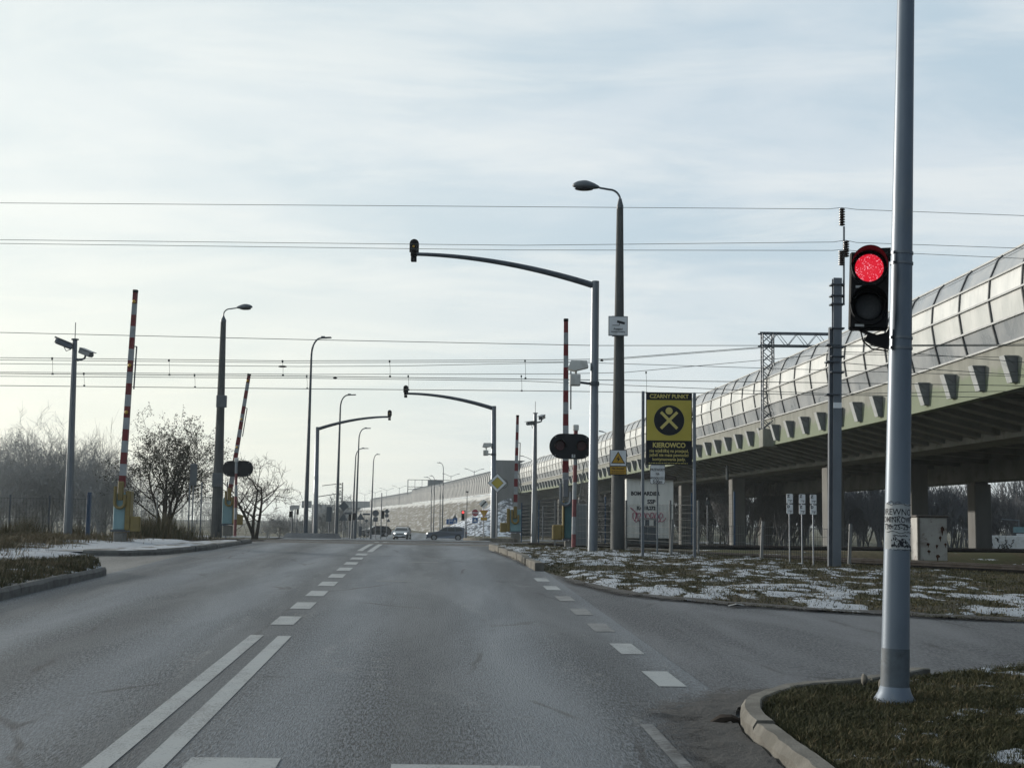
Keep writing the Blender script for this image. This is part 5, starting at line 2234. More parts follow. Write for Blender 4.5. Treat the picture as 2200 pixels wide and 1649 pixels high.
def led_mat():
    m, nt, b = newmat('lit_red_leds')
    tcn = nt.n('ShaderNodeTexCoord').outputs['Object']
    vo = nt.n('ShaderNodeTexVoronoi')
    vo.inputs['Scale'].default_value = 95
    nt.l(nt.mapping(tcn, (1, .05, 1)), vo.inputs['Vector'])
    n = nt.noise(tcn, 26, 3, .6, .8)
    dots = nt.math('MULTIPLY', nt.ramp(vo.outputs['Distance'], .42, .18), nt.ramp(n, .38, .56))
    c = nt.mix(dots, (.66, .012, .03), (1.0, .42, .52))
    nt.l(c, b.inputs['Emission Color'])
    b.inputs['Emission Strength'].default_value = 1.05
    b.inputs['Base Color'].default_value = (.25, .01, .015, 1)
    b.inputs['Roughness'].default_value = .3
    return m


M['led_red'] = led_mat()
M['led_off'] = mat('unlit_grey_lens', (.018, .022, .028), (.026, .03, .037), 60, .22, 0, .6, bump=.35, bscale=160)
near_light()


# ------------------------------------------------------------------ steel mast with feeder wires
def catenary_mast():
    Y = 27.0
    a, h, rot = stand(1796, 1223, 1798, 598, Y)
    t = thing('catenary_mast', 'grey steel H-section mast with brown insulators left of the near traffic light', 'mast', a, rot)
    w, d = .17, .15
    mb = MB()
    mb.box(0, -.07, h / 2 - .2, w, .02, h + .4)
    mb.box(0, .07, h / 2 - .2, w, .02, h + .4)
    mb.box(-.02, 0, h / 2 - .2, .02, .12, h + .4)
    mb.build('column', 'steel', t)
    h2_ = W(1787, 703, Y).z - a.z
    MB().box(-.115, .03, h2_ / 2 - .2, .07, .12, h2_ + .4).build('side_column', 'steel_dark', t)
    for py in (612, 636, 654, 706, 742, 746, 766, 778, 800, 848):
        z = W(1797, py, Y).z - a.z
        sx = 0 if py not in (742, 778, 848) else -.09
        MB().box(sx, 0, z, w + .10, .24, .035, bev=.008).build('clamp', 'steel_dark', t)
    MB().box(0, -.082, W(1797, 871, Y).z - a.z, w * .98, .004, 12 * m_px(Y)).build('plate', 'white', t)
    top = W(1813, 450, Y).z - a.z
    bot = W(1813, 655, Y).z - a.z
    dx = 15 * m_px(Y)
    MB().tube([(dx, 0, bot), (dx, 0, top - .35)], .022, 6).tube([(0, 0, bot + .02), (dx, 0, bot + .02)], .02, 5).tube([(0, 0, bot + .18), (dx, 0, bot + .18)], .02, 5).build('extension_rod', 'steel', t)
    for px, p0, p1 in ((1809, 447, 485), (1818, 517, 552), (1808, 538, 570)):
        q = W(px, p0, Y) - a
        q2 = W(px, p1, Y) - a
        x = q.x - math.tan(rot[1]) * q.z
        mb = MB()
        n = 7
        L = q.z - q2.z
        for i in range(n):
            z = q2.z + L * (i + .5) / n
            mb.lathe([(.02, -L / n / 2), (.062, -.008), (.062, .008), (.02, L / n / 2)], (x, 0, z), n=12)
        mb.build('insulator', 'insulator', t, True)


catenary_mast()

WG = 'overhead railway wires'


def wire(label, pts, r=.014, droppers=(), Yd=None):
    """wire through (px, py, Y) points with a little sag between them"""
    P = [W(*p) for p in pts]
    o = P[0].copy()
    mb = MB()
    path = []
    for i in range(len(P) - 1):
        for k in range(12):
            u = k / 12
            path.append(P[i].lerp(P[i + 1], u))
    path.append(P[-1])
    mb.tube([q - o for q in path], r, 5)
    w = mb.build('overhead_wire', 'wire', None, loc=o)
    tag(w, label, 'wire', WG)
    for (px, p0, p1) in droppers:
        a, b = W(px, p0, pts[0][2]) - o, W(px + 1, p1, pts[0][2]) - o
        MB().tube([a, (a + b) / 2 + Vector((.01, 0, 0)), b], .006, 4).box(a.x, a.y, a.z, .05, .03, .08).box(b.x, b.y, b.z, .06, .03, .05).build('dropper', 'wire', w)
    return w


wire('topmost thin wire, over the street lamp, tied to the upper insulator of the steel mast', [(-400, 431, 27), (0, 436, 27), (1780, 449, 27), (1809, 446, 27), (1840, 450, 27), (2300, 467, 27)], .0055)
wire('upper wire of the pair above the mast arm, tied to the middle insulator', [(-400, 509, 27), (0, 515, 27), (1120, 527, 27), (1790, 520, 27), (1817, 516, 27), (1840, 521, 27), (2300, 537, 27)], .0055)
wire('lower wire of the pair above the mast arm, tied to the lowest insulator', [(-400, 517, 27.3), (0, 523, 27.3), (1100, 537, 27.3), (1790, 538, 27.3), (1808, 536, 27.3), (1840, 539, 27.3), (2300, 560, 27.3)], .0055)
wire('single wire halfway up the sky, passing the camera mast tip and the far lamp head', [(-400, 708, 41), (0, 714, 41), (640, 729, 41), (1280, 742, 41), (1785, 742, 41), (2300, 742, 41)], .010)
wire('messenger wire with droppers above the upper contact wire', [(-400, 765, 42.5), (0, 768, 42.5), (610, 775, 42.5), (1180, 773, 42.5), (1300, 771, 42.5), (1640, 745, 42.5), (2300, 742, 42.5)], .010, [(112, 770, 803), (363, 774, 805), (607, 776, 806), (837, 776, 808), (1128, 775, 812)])
wire('second messenger wire just under the first, close pair left of the right lamp post', [(-400, 770, 42.6), (0, 773, 42.6), (640, 779, 42.6), (1200, 777, 42.6), (1785, 795, 42.6), (2300, 812, 42.6)], .009)
wire('slightly slanting wire below the messenger pair, rising towards the right', [(-400, 781, 43.5), (0, 781, 43.5), (640, 787, 43.5), (860, 786, 43.5), (1240, 778, 43.5), (1680, 744, 43.5)], .009)
wire('upper contact wire of the near track, under the long droppers', [(-400, 800, 42.5), (0, 802, 42.5), (660, 808, 42.5), (1120, 814, 42.5), (1780, 822, 42.5), (2300, 830, 42.5)], .012)
wire('messenger wire of the far track, close above the upper contact wire', [(-400, 797, 46.6), (0, 799, 46.6), (660, 804, 46.6), (1200, 803, 46.6), (1340, 800, 46.6), (1785, 760, 46.6), (2300, 770, 46.6)], .010, [(180, 803, 828), (418, 806, 831), (659, 808, 834), (877, 808, 837), (1120, 808, 839), (1388, 800, 843)])
wire('twin contact wire close below the upper contact wire', [(-400, 807, 42.9), (0, 808, 42.9), (660, 812, 42.9), (1120, 818, 42.9), (1790, 846, 42.9), (2300, 838, 42.9)], .010)
wire('lowest contact wire, touching the top of the black spot board', [(-400, 825, 46.6), (0, 828, 46.6), (660, 835, 46.6), (1120, 839, 46.6), (1790, 848, 46.6), (2300, 856, 46.6)], .012)
wire('right hand wire crossing the glass barrier from the steel mast, just below the near light', [(1790, 742, 28), (1935, 741, 28.4), (2300, 739, 28.4)], .0075)
wire('right hand wire sloping down across the glass barrier behind the near pole', [(1790, 756, 28), (1950, 758, 28.6), (2300, 786, 28.6)], .0075)
wire('lower right hand wire sloping down over the barrier brackets', [(1790, 778, 28), (1950, 790, 28.8), (2300, 812, 28.8)], .0075)
# small weights on the wires
for lab, px, py, Y, w_ in (('black clamp on the wires left of the tallest left lamp', 607, 787, 43.5, 20), ('black clamp on the contact wires right of the tallest left lamp', 720, 812, 42.9, 10), ('black clamp on the wires left of the right lamp post', 1293, 774, 42.5, 8)):
    tag(MB().ell((0, 0, 0), (w_ * m_px(Y) / 2, .03, .035), 10, 6).build('wire_clamp', 'black', None, True, loc=W(px, py, Y)), lab, 'clamp')


# ------------------------------------------------------------------ cabin, cabinets, fences, walls
def cabin():
    Y = 52.0
    a = W(1396, 1176, Y)
    s = m_px(Y)
    t = thing('signal_cabin', 'white railway relay cabin with brown roof, black lettering and pink graffiti', 'cabin', (a.x, a.y, a.z), (0, 0, 0))
    wd, ht, dp = 101 * s, 128 * s, 2.6
    mb = MB().box(0, dp / 2, .35 + ht / 2, wd, dp, ht, bev=.02)
    mb.build('wall', 'dirty_white', t)
    MB().box(0, dp / 2, .12, wd * .96, dp * .96, .5).build('plinth', 'concrete_dark', t)
    mb = MB()
    mb.prism([(-wd / 2 - .1, 0), (wd / 2 + .1, -.06), (wd / 2 + .1, .08), (wd * .1, .20), (-wd / 2 - .1, .14)], (0, -.12, .35 + ht), (1, 0, 0), (0, 0, 1), (0, dp + .24, 0))
    mb.build('roof', 'roof_brown', t)
    for sx in (-.14, .16):
        d = MB().box(-.1 + (.0 if sx < 0 else .33) - .15, -.012, .62, .31, .03, 1.0).build('door', 'sign_back', t)
        MB().box(-.12 + (.0 if sx < 0 else .33) - .15, -.035, .95, .16, .012, .22).build('louvre', 'dirty_white', d)
    for tx, px, py, sz, q in (('BOMBARDIER', 1386, 1060, .20, .9), ('SSP', 1399, 1078, .22, 1.0), ('Km 18,272', 1388, 1091, .19, .85)):
        text(tx, sz, 'ink', t, ((px - 1396) * s, -.004, W(px, py, Y).z - a.z - .06), off=.009, sx=q)
    mb = MB()
    rr = random.Random(5)
    x = -.62
    while x < .45:
        pts = []
        for i in range(9):
            an = i * .8
            pts.append((x + .10 * math.cos(an) + .014 * i, -.012, 1.16 + rr.uniform(-.03, .03) + .17 * math.sin(an)))
        mb.tube(pts, .014, 4)
        x += .17
    mb.tube([(-.75, -.012, 1.52), (-.5, -.012, 1.32), (-.58, -.012, 1.0)], .018, 4)
    mb.build('graffiti', 'pink', t)


cabin()


def rusty_cabinet():
    Y = 37.5
    a = W(2004, 1204, Y)
    s = m_px(Y)
    t = thing('rusty_cabinet', 'rust spotted white metal cabinet on the grass right of the near pole', 'cabinet', a)
    w_, h_ = 64 * s, 92 * s
    MB().box(0, .3, h_ / 2, w_, .6, h_, bev=.015).build('body', 'rust', t)
    MB().box(0, .3, h_ + .03, w_ * 1.08, .68, .06, bev=.015).build('lid', 'roof_brown', t)
    MB().box(-w_ / 2 + .035, -.012, h_ / 2 + .01, .07, .03, h_ * .98).build('edge_strip', 'kerb', t)
    rr = random.Random(4)
    for q_, (x, z, r_) in enumerate(((.28, .85, .09), (.22, .60, .06), (-.12, .42, .07), (-.10, .22, .06), (.12, .38, .06), (.14, .10, .08), (.36, .42, .05))):
        mb = MB()
        r_ *= .72
        poly = [(r_ * rr.uniform(.6, 1.2) * math.cos(q), r_ * rr.uniform(.6, 1.3) * math.sin(q)) for q in np.linspace(0, 2 * math.pi, 13)[:-1]]
        poly[9] = (poly[9][0], -r_ * rr.uniform(2.0, 3.2))
        mb.prism(shift(poly, x, z + .03), (0, -.006, 0), (1, 0, 0), (0, 0, 1), (0, .004, 0))
        mb.build('rust_patch', 'rust_spot', t)


rusty_cabinet()


def mesh_fence(label, posts, Yf, h, post_m, wire_m='mesh_wire', pw=.05, lean=0, group=None, dxw=.06, dzw=.2, top=0.0):
    """posts = list of ground points; welded wire mesh panels between them"""
    p0 = posts[0]
    t = thing('mesh_fence', label, 'fence', p0, (0, 0, 0), group)
    for p in posts:
        q = p - p0
        MB().box(q.x, q.y, q.z + h / 2 - .1, pw, pw, h + .25, Matrix.Rotation(lean, 3, 'Y')).build('fence_post', post_m, t)
    for a, b in zip(posts[:-1], posts[1:]):
        mb = MB()
        a, b = a - p0, b - p0
        d = b - a
        L = d.length
        n = int(L / dxw)
        for i in range(1, n):
            q = a.lerp(b, i / n)
            mb.tube([q + Vector((0, 0, .05)), q + Vector((0, 0, h - .08))], .0035, 3, False)
        k = int(h / dzw)
        for j in range(k + 1):
            z = .06 + (h - .16) * j / k
            mb.tube([a + Vector((0, 0, z)), b + Vector((0, 0, z))], .005, 3, False)
        mb.build('mesh_panel', wire_m, t)
    return t


def gp(px, Y, dz=.05):
    return ground_pt(px, Y, dz)


mesh_fence('leaning mesh fence with pale posts between the verge and the dark track', [gp(1443, 31.6), gp(1637, 30.0), gp(1826, 28.4)], 0, .86, 'post_pale', lean=.05, pw=.06)
mesh_fence('mesh fence before the white cabin, left of the black spot board', [gp(1192, 39.5), gp(1262, 38.5), gp(1345, 37.0), gp(1440, 35.2), gp(1500, 34.2)], 0, 1.3, 'post_pale', pw=.05)
mesh_fence('mesh fence with blue posts below the viaduct, behind the track', [gp(1120, 72), gp(1157, 68), gp(1300, 62), gp(1486, 56), gp(1578, 54)], 0, 2.0, 'blue_post', pw=.07)
mesh_fence('dark bar fence in front of the left thicket', [gp(-140, 47, -.1), gp(-60, 48, -.1), gp(18, 49, -.1), gp(103, 49.5, -.1), gp(186, 50, -.1)], 0, 1.55, 'steel_dark', pw=.05, dxw=.11, dzw=.75)
mesh_fence('mesh panel fence behind the far left boom', [gp(404, 58, .1), gp(430, 58, .1), gp(485, 57, .1)], 0, 2.2, 'steel', pw=.05, dxw=.12, dzw=.25)


def post(label, px, pyb, pyt, Y, w_, m, name='marker_post', cat='post'):
    a, h, rot = stand(px, pyb, px, pyt, Y)
    t = MB().box(0, 0, h / 2 - .1, w_, w_, h + .2, bev=.01).build(name, m, None, loc=a)
    return tag(t, label, cat)


post('dark blue square post between the camera mast and the left teal cabinet', 188, 1156, 1057, 38.5, .11, 'blue_post')
post('blue post right of the far left lamp post foot', 480, 1141, 1068, 56, .07, 'blue_post')
post('thin pale pole before the leafy bush left of the road', 336, 1124, 1066, 55, .05, 'post_pale')
post('thin grey pole beside the camera mast beyond the tracks', 1166, 1150, 1088, 60, .05, 'steel')
tag(MB().box(0, 0, 0, .42, .3, .72, bev=.03).build('relay_cabinet', 'teal', None, loc=W(478, 1112, 60.3)), 'pale teal cabinet behind the far left boom', 'cabinet')
tag(MB().box(0, 0, .55, .78, .5, 1.5, bev=.03).build('relay_cabinet', 'tile_grey', None, loc=gp(1274 - 28, 46)), 'grey relay cabinet behind the S1 striped post', 'cabinet')
tag(MB().tube([(0, 0, 0), (.16, 0, 1.35)], .02, 6).build('leaning_rod', 'post_pale', None, loc=W(1244, 1082, 44)), 'thin white rod leaning up behind the S1 board', 'rod')


def graffiti_wall():
    Y = 108.0
    a, b = W(2088, 1182, Y), W(2330, 1188, Y - 4)
    t = thing('panel_wall', 'white concrete panel wall with black graffiti, at the far right edge', 'wall', a)
    d = b - a
    L = d.length
    ang = math.atan2(d.y, d.x)
    t.rotation_euler = (0, 0, ang)
    h = 1.22
    x = 0
    while x < L:
        w_ = min(2.6, L - x)
        MB().box(x + w_ / 2, 0, h / 2 - .1, w_ - .05, .15, h + .2, bev=.02).build('wall_panel', 'white', t)
        x += 2.6
    rr = random.Random(3)
    for cx, w_ in ((.95, 1.3), (2.35, 1.3)):
        mb = MB()
        for i in range(12):
            x0, z0 = cx + rr.uniform(-w_ / 2, w_ / 2), rr.uniform(.25, .95)
            pts = [(x0, -.095, z0)]
            for k in range(4):
                pts.append((pts[-1][0] + rr.uniform(-.22, .22), -.095, min(1.05, max(.12, pts[-1][2] + rr.uniform(-.22, .22)))))
            mb.tube(pts, rr.uniform(.02, .045), 4)
        mb.build('graffiti', 'ink', t)
    c = W(2086, 1180, 112)
    f = thing('steel_frame', 'thin empty steel frame standing left of the graffiti wall', 'frame', c)
    s = m_px(112)
    mb = MB()
    mb.tube([(-16 * s, 0, -.3), (-16 * s, 0, 43 * s), (13 * s, 0, 43 * s), (13 * s, 0, 30 * s)], .04, 5)
    mb.tube([(-2 * s, 0, 43 * s), (-2 * s, 0, 22 * s)], .04, 5).tube([(-16 * s, 0, 22 * s), (-2 * s, 0, 22 * s)], .03, 5)
    mb.build('tube_frame', 'steel', f)
    c = W(2190, 1180, 118)
    f = thing('service_board', 'small pale board on a post behind the graffiti wall', 'board', c)
    s = m_px(118)
    MB().tube([(0, 0, -.3), (0, 0, 64 * s)], .06, 6).build('post', 'steel', f)
    MB().tube([(0, 0, 62 * s), (-18 * s, 0, 63 * s), (-36 * s, 0, 64 * s)], .05, 5).build('arm', 'steel', f)
    MB().box(0, -.12, 42 * s, 26 * s, .06, 12 * s).build('panel', 'teal', f)
    MB().box(.2, -.12, 30 * s, 22 * s, .06, 8 * s).build('lower_panel', 'white', f)
    sign('tall pale folded sign beyond the viaduct piers', 1520, 1165, 1068, 105, [('up', 1080, 9, [('sign_back', 1.0)])], pr=.05)


graffiti_wall()

# far buildings and boards on the left horizon
def far_town():
    Y = 620
    a = W(742, 1112, Y)
    b_ = thing('warehouse', 'long grey flat roofed warehouse far behind the sign backs', 'building', (a.x, a.y, zf(Y)))
    h = W(742, 1078, Y).z - zf(Y)
    MB().box(9, 8, h / 2, 22, 16, h).build('wall', 'tile_grey', b_)
    MB().box(9, 8, h + .2, 22.6, 16.6, .5).build('roof', 'bracket', b_)
    MB().box(8, -.15, h * .72, 20, .2, h * .10).build('window_band', 'glass_dark', b_)
    a = W(688, 1110, 700)
    b_ = thing('warehouse', 'low pale warehouse on the horizon behind the billboard', 'building', (a.x, a.y, zf(700)))
    h = W(688, 1085, 700).z - zf(700)
    MB().box(0, 8, h / 2, 9, 14, h).build('wall', 'bracket', b_)
    MB().box(0, 8, h + .2, 9.6, 14.6, .4).build('roof', 'tile_grey', b_)
    for lab, px, py, w_, h_, Y in (('pale billboard on the horizon behind the tallest left lamp', 659, 1083, 21, 15, 420), ('small billboard on the horizon, right of the bare tree', 634, 1089, 18, 9, 460), ('tiny pale billboard on the horizon beside the small one', 627, 1091, 9, 10, 480)):
        c = W(px, py, Y)
        t = thing('billboard', lab, 'billboard', (c.x, c.y, zf(Y)), (0, 0, 0), 'billboards on the left horizon')
        s = m_px(Y)
        hz = c.z - zf(Y)
        MB().box(0, 0, hz, w_ * s, .3, h_ * s).build('panel', 'tile_grey', t)
        MB().tube([(0, .3, 0), (0, .3, hz)], .25, 6).build('post', 'steel', t)
    # lattice power pole with stubs
    Y = 260
    a, t_ = W(729, 1140, Y), W(729, 1036, Y)
    p = thing('lattice_pole', 'brown lattice pole with short cross arms right behind the second lamp', 'pole', (a.x, a.y, zf(Y)))
    h = t_.z - zf(Y)
    mb = MB()
    for sx in (-.5, .5):
        mb.tube([(sx, 0, 0), (sx * .8, 0, h)], .10, 5)
    n = 14
    for i in range(n):
        mb.tube([(-.5, 0, h * i / n), (.5, 0, h * (i + 1) / n)], .05, 4)
        mb.tube([(.5, 0, h * i / n), (-.5, 0, h * (i + 1) / n)], .05, 4)
    mb.build('lattice', 'roof_brown', p)
    MB().tube([(-4.5, 0, h * .70), (0, 0, h * .78)], .08, 4).tube([(-3.5, 0, h * .93), (0, 0, h * .98)], .07, 4).build('cross_arm', 'roof_brown', p)


far_town()

# dark median island seen as a black wedge past the left kerb
def wedge_island():
    pts = [(612, 1156), (640, 1151), (690, 1149), (724, 1156)]
    v = []
    c = [W(605, 1156, 57), W(735, 1156, 57), W(722, 1150, 66), W(640, 1150, 66)]
    mb = MB()
    base = [Vector((q.x, q.y, zf(q.y) - .02)) for q in c]
    top = [Vector((q.x, q.y, zf(q.y) + .22)) for q in c]
    cen = sum(top, Vector()) / 4
    top = [q.lerp(cen, .15) for q in top]
    mb.add(base + top, [(0, 1, 5, 4), (1, 2, 6, 5), (2, 3, 7, 6), (3, 0, 4, 7), (4, 5, 6, 7)])
    struct(mb.build('traffic_island', 'asphalt_side'))


wedge_island()


# ------------------------------------------------------------------ cars
def car(label, paint, loc, rz, L, Wd, prof, belt, glass, ws, wheel_r, wheels, roof_rack=False, lights_on=True, cat='car', front_w=1.0):
    """prof = side outline (x,z) from front bottom over the roof to rear bottom"""
    t = thing('parked_car' if cat == 'parked' else 'car', label, 'car', loc, (0, 0, rz))

    def half(x, z):
        w_ = Wd / 2
        if z > belt:
            w_ -= (z - belt) * .34
        e = abs(x) / (L / 2)
        w_ -= .16 * max(0, (e - .78) / .22) ** 2
        return w_
    n = len(prof)
    mb = MB()
    vs = []
    for x, z in prof:
        vs.append((x, -half(x, z), z))
    for x, z in prof:
        vs.append((x, half(x, z), z))
    fs = [(i, i + 1, n + i + 1, n + i) for i in range(n - 1)]
    fs.append((n - 1, 0, n, 2 * n - 1))
    # sides: fan to a mid line point
    low = [i for i in range(n)]
    fs.append(tuple(low[::-1]))
    fs.append(tuple(n + i for i in low))
    mb.add(vs, fs)
    body = mb.build('body', paint, t)
    for sy in (-1, 1):
        for poly in glass:
            vs = [(x, sy * (half(x, z) + .012), z) for x, z in poly] + [(x, sy * (half(x, z) - .02), z) for x, z in poly]
            k = len(poly)
            fs = [tuple(range(k)), tuple(range(2 * k - 1, k - 1, -1))] + [(i, (i + 1) % k, k + (i + 1) % k, k + i) for i in range(k)]
            MB().add(vs, fs).build('side_window', 'glass_dark', t)
    for (xa, za), (xb, zb), nm in ws:
        wa, wb = half(xa, za) - .08, half(xb, zb) - .08
        d = Vector((zb - za, 0, -(xb - xa))).normalized() * .012
        if d.z < 0:
            d = -d
        vs = [(xa + d.x, -wa, za + d.z), (xa + d.x, wa, za + d.z), (xb + d.x, wb, zb + d.z), (xb + d.x, -wb, zb + d.z)]
        vs += [(x - d.x * 2, y, z - d.z * 2) for x, y, z in vs]
        MB().add(vs, [(0, 1, 2, 3), (7, 6, 5, 4), (0, 4, 5, 1), (1, 5, 6, 2), (2, 6, 7, 3), (3, 7, 4, 0)]).build(nm, 'glass_dark', t)
    for wx_ in wheels:
        for sy in (-1, 1):
            y = sy * (Wd / 2 - .10)
            w_ = MB().lathe([(wheel_r * .62, -.11), (wheel_r * .94, -.115), (wheel_r, -.07), (wheel_r, .07), (wheel_r * .94, .115), (wheel_r * .62, .11)], (wx_, y, wheel_r), (0, 1, 0), 22).build('wheel', 'rubber', t, True)
            mb = MB()
            yo = y + sy * .118
            mb.lathe([(wheel_r * .64, 0), (wheel_r * .60, sy * .012), (wheel_r * .52, sy * .004), (wheel_r * .2, sy * .012)], (wx_, yo, wheel_r), (0, 1, 0), 18)
            mb.build('rim', 'alloy', w_)
            MB().lathe([(wheel_r * 1.13, -.02), (wheel_r * 1.13, .02)], (wx_, sy * (Wd / 2 - .012), wheel_r * 1.03), (0, 1, 0), 22).build('wheel_arch', 'black', t)
    xf = -L / 2
    for sy in (-1, 1):
        MB().ell((xf + .12, sy * Wd * .36, belt * .74), (.14, Wd * .09, .085), 10, 6).build('headlight', 'headlight' if lights_on else 'glass_dark', t, True)
        MB().box(L / 2 - .03, sy * Wd * .38, belt * .85, .08, Wd * .14, .16, bev=.02).build('tail_light', 'tail', t)
        mx = ws[0][0][0] + .15
        MB().ell((mx, sy * (Wd / 2 + .09), belt + .06), (.08, .11, .075), 8, 6).build('mirror', paint, t, True)
    MB().box(xf + .02, 0, belt * .62, .06, Wd * .46, .16, bev=.02).build('grille', 'black', t)
    MB().box(xf - .01, 0, belt * .42, .03, .5, .11).build('number_plate', 'white', t)
    MB().box(xf + .05, 0, .30, .16, Wd * .8, .18, bev=.04).build('bumper', 'black', t)
    if roof_rack:
        zt = max(z for _, z in prof)
        mb = MB()
        for x in (-.1, .8):
            mb.box(x, 0, zt + .09, .07, Wd * .86, .05, bev=.01)
            for sy in (-1, 1):
                mb.box(x, sy * Wd * .36, zt + .03, .05, .05, .12)
        mb.build('roof_rack', 'black', t)
    return t


suv_prof = [(-2.38, .28), (-2.42, .55), (-2.36, .86), (-2.15, .98), (-1.25, 1.10), (-1.02, 1.16), (-.40, 1.60), (-.10, 1.70), (.8, 1.74), (1.7, 1.70), (2.12, 1.60), (2.34, 1.14), (2.40, .80), (2.36, .34), (1.95, .26), (-1.9, .26)]
suv_glass = [[(-.92, 1.17), (-.36, 1.55), (-.06, 1.62), (.10, 1.63), (.10, 1.17)], [(.16, 1.17), (.16, 1.63), (.95, 1.64), (1.02, 1.17)], [(1.08, 1.17), (1.02, 1.63), (1.62, 1.60), (1.95, 1.25)]]
L_ = W(960, 1160, 164)
suv = car('dark blue estate car turning left across the far junction', 'suv_paint', (W(959, 1160, 164).x, 164, W(959, 1160, 164).z), R(3), 4.84, 1.86, suv_prof, 1.14, suv_glass,
    [((-.98, 1.18), (-.38, 1.62), 'windscreen'), ((2.14, 1.56), (2.33, 1.18), 'rear_window')], .35, (-1.50, 1.40))
suv.scale = (1, 1, .94)
car_prof = [(-2.15, .26), (-2.18, .5), (-2.12, .78), (-1.9, .88), (-1.05, .98), (-.35, 1.40), (0, 1.48), (1.0, 1.48), (1.7, 1.42), (2.1, .95), (2.15, .7), (2.1, .32), (1.7, .24), (-1.7, .24)]
car_glass = [[(-.85, 1.02), (-.30, 1.36), (.1, 1.40), (.1, 1.02)], [(.16, 1.02), (.16, 1.40), (1.0, 1.40), (1.4, 1.30), (1.6, 1.02)]]
cw_ = W(864, 1158, 166)
car('white car with a roof rack and lit headlights coming towards us', 'white_paint', (cw_.x, cw_.y, cw_.z), R(90 - 3.5), 4.3, 1.8, car_prof, .98, car_glass,
    [((-1.0, 1.0), (-.36, 1.38), 'windscreen'), ((1.72, 1.38), (2.05, 1.0), 'rear_window')], .31, (-1.35, 1.3), roof_rack=True)
ck = W(806, 1150, 190)
car('dark car parked behind the round sign back, left of the oncoming car', 'dark_paint', (ck.x, ck.y, zf(190)), R(20), 4.3, 1.8, car_prof, .98, car_glass,
    [((-1.0, 1.0), (-.36, 1.38), 'windscreen'), ((1.72, 1.38), (2.05, 1.0), 'rear_window')], .31, (-1.35, 1.3), lights_on=False, cat='parked')


# ------------------------------------------------------------------ trees
def grow(seed, H, spread, levels, kids, leafy=0, trunk=.12, stems=1, upright=.5, leafsize=.06, crown_from=.25, twig_r=.008):
    rr = random.Random(seed)
    wood, twigs = MB(), MB()
    leaves = MB()

    def bend(d, amt):
        return (d + Vector((rr.uniform(-1, 1), rr.uniform(-1, 1), rr.uniform(-1, 1))) * amt).normalized()

    def branch(p, d, L, r, lv):
        n = 4 if lv < 2 else 3
        pts, rs = [p], [r]
        q = p
        for i in range(n):
            d = bend(d, .16)
            d = (d + Vector((0, 0, .06 * upright))).normalized()
            q = q + d * (L / n)
            pts.append(q)
            rs.append(max(twig_r * .6, r * (1 - .62 * (i + 1) / n)))
        (wood if lv < 2 else twigs).tube(pts, rs, 6 if lv < 1 else (4 if lv < 2 else 3), cap=lv < 2)
        if lv >= levels:
            if leafy:
                for _ in range(leafy):
                    c = pts[rr.randint(1, n)] + Vector((rr.uniform(-1, 1), rr.uniform(-1, 1), rr.uniform(-1, .6))) * .09
                    u = Vector((rr.uniform(-1, 1), rr.uniform(-1, 1), rr.uniform(-1.2, .4))).normalized() * leafsize * rr.uniform(.7, 1.5)
                    w_ = u.orthogonal().normalized() * leafsize * .42
                    leaves.add([c, c + u * .5 + w_, c + u, c + u * .5 - w_], [(0, 1, 2, 3)])
            return
        k = kids if lv else kids + 2
        for i in range(k):
            f = crown_from + (1 - crown_from) * (i + rr.uniform(.2, .9)) / k if lv == 0 else .25 + .75 * (i + rr.random()) / k
            f = min(f, .98)
            j = min(n - 1, int(f * n))
            st = pts[j].lerp(pts[j + 1], f * n - j)
            az = rr.uniform(0, 2 * math.pi)
            side = d.orthogonal().normalized()
            side = Matrix.Rotation(az, 3, d) @ side
            nd = (d * upright + side * spread * rr.uniform(.7, 1.3) + Vector((0, 0, .12))).normalized()
            branch(st, nd, L * rr.uniform(.48, .68), max(twig_r, rs[j] * .55), lv + 1)
    for s in range(stems):
        d = Vector((rr.uniform(-1, 1) * .28 * (stems > 1), rr.uniform(-1, 1) * .2 * (stems > 1), 1)).normalized()
        branch(Vector((rr.uniform(-.15, .15) * (stems > 1), 0, -.15)), d, H * .62, trunk, 0)
    return wood, twigs, leaves


def tree_obj(label, loc, seed, H, m, leaf=None, cat='tree', name='bare_tree', group=None, **kw):
    t = thing(name, label, cat, loc, (0, 0, 0), group)
    wood, twigs, leaves = grow(seed, H, **kw)
    wood.build('trunk', m, t, True, ang=60)
    zmax = max([q[2] for q in twigs.v] + [.1])
    twigs.mi = 0
    o = MB()
    o.v, o.f, o.m = twigs.v, twigs.f, [0] * len(twigs.f)
    if leaves.f:
        o.mi = 1
        o.add(leaves.v, leaves.f)
    o.build('crown', [m, leaf or m], t)
    k = H / max(zmax, .5)
    t.scale = (k, k, k)
    return t


b1 = ground_pt(352, 63, 0)
tree_obj('large spreading shrub with withered leaves, left of the far left boom', b1, 5, 6.3, 'bark', 'leaf_dry', cat='shrub', name='leafy_shrub', spread=.9, levels=4, kids=4, leafy=4, trunk=.10, stems=6, upright=.85, leafsize=.085, crown_from=.25)
b2 = ground_pt(545, 76, 0)
tree_obj('bare spreading tree between the far left boom and the tallest steel lamp', b2, 23, 4.9, 'bark', spread=.85, levels=4, kids=4, trunk=.11, stems=3, upright=.55, crown_from=.3, twig_r=.010)
b3 = ground_pt(203, 78, 0)
tree_obj('slender pale birch rising above the left thicket', b3, 31, 7.3, 'birch', name='birch_tree', spread=.5, levels=3, kids=5, trunk=.05, stems=1, upright=1.1, crown_from=.45)

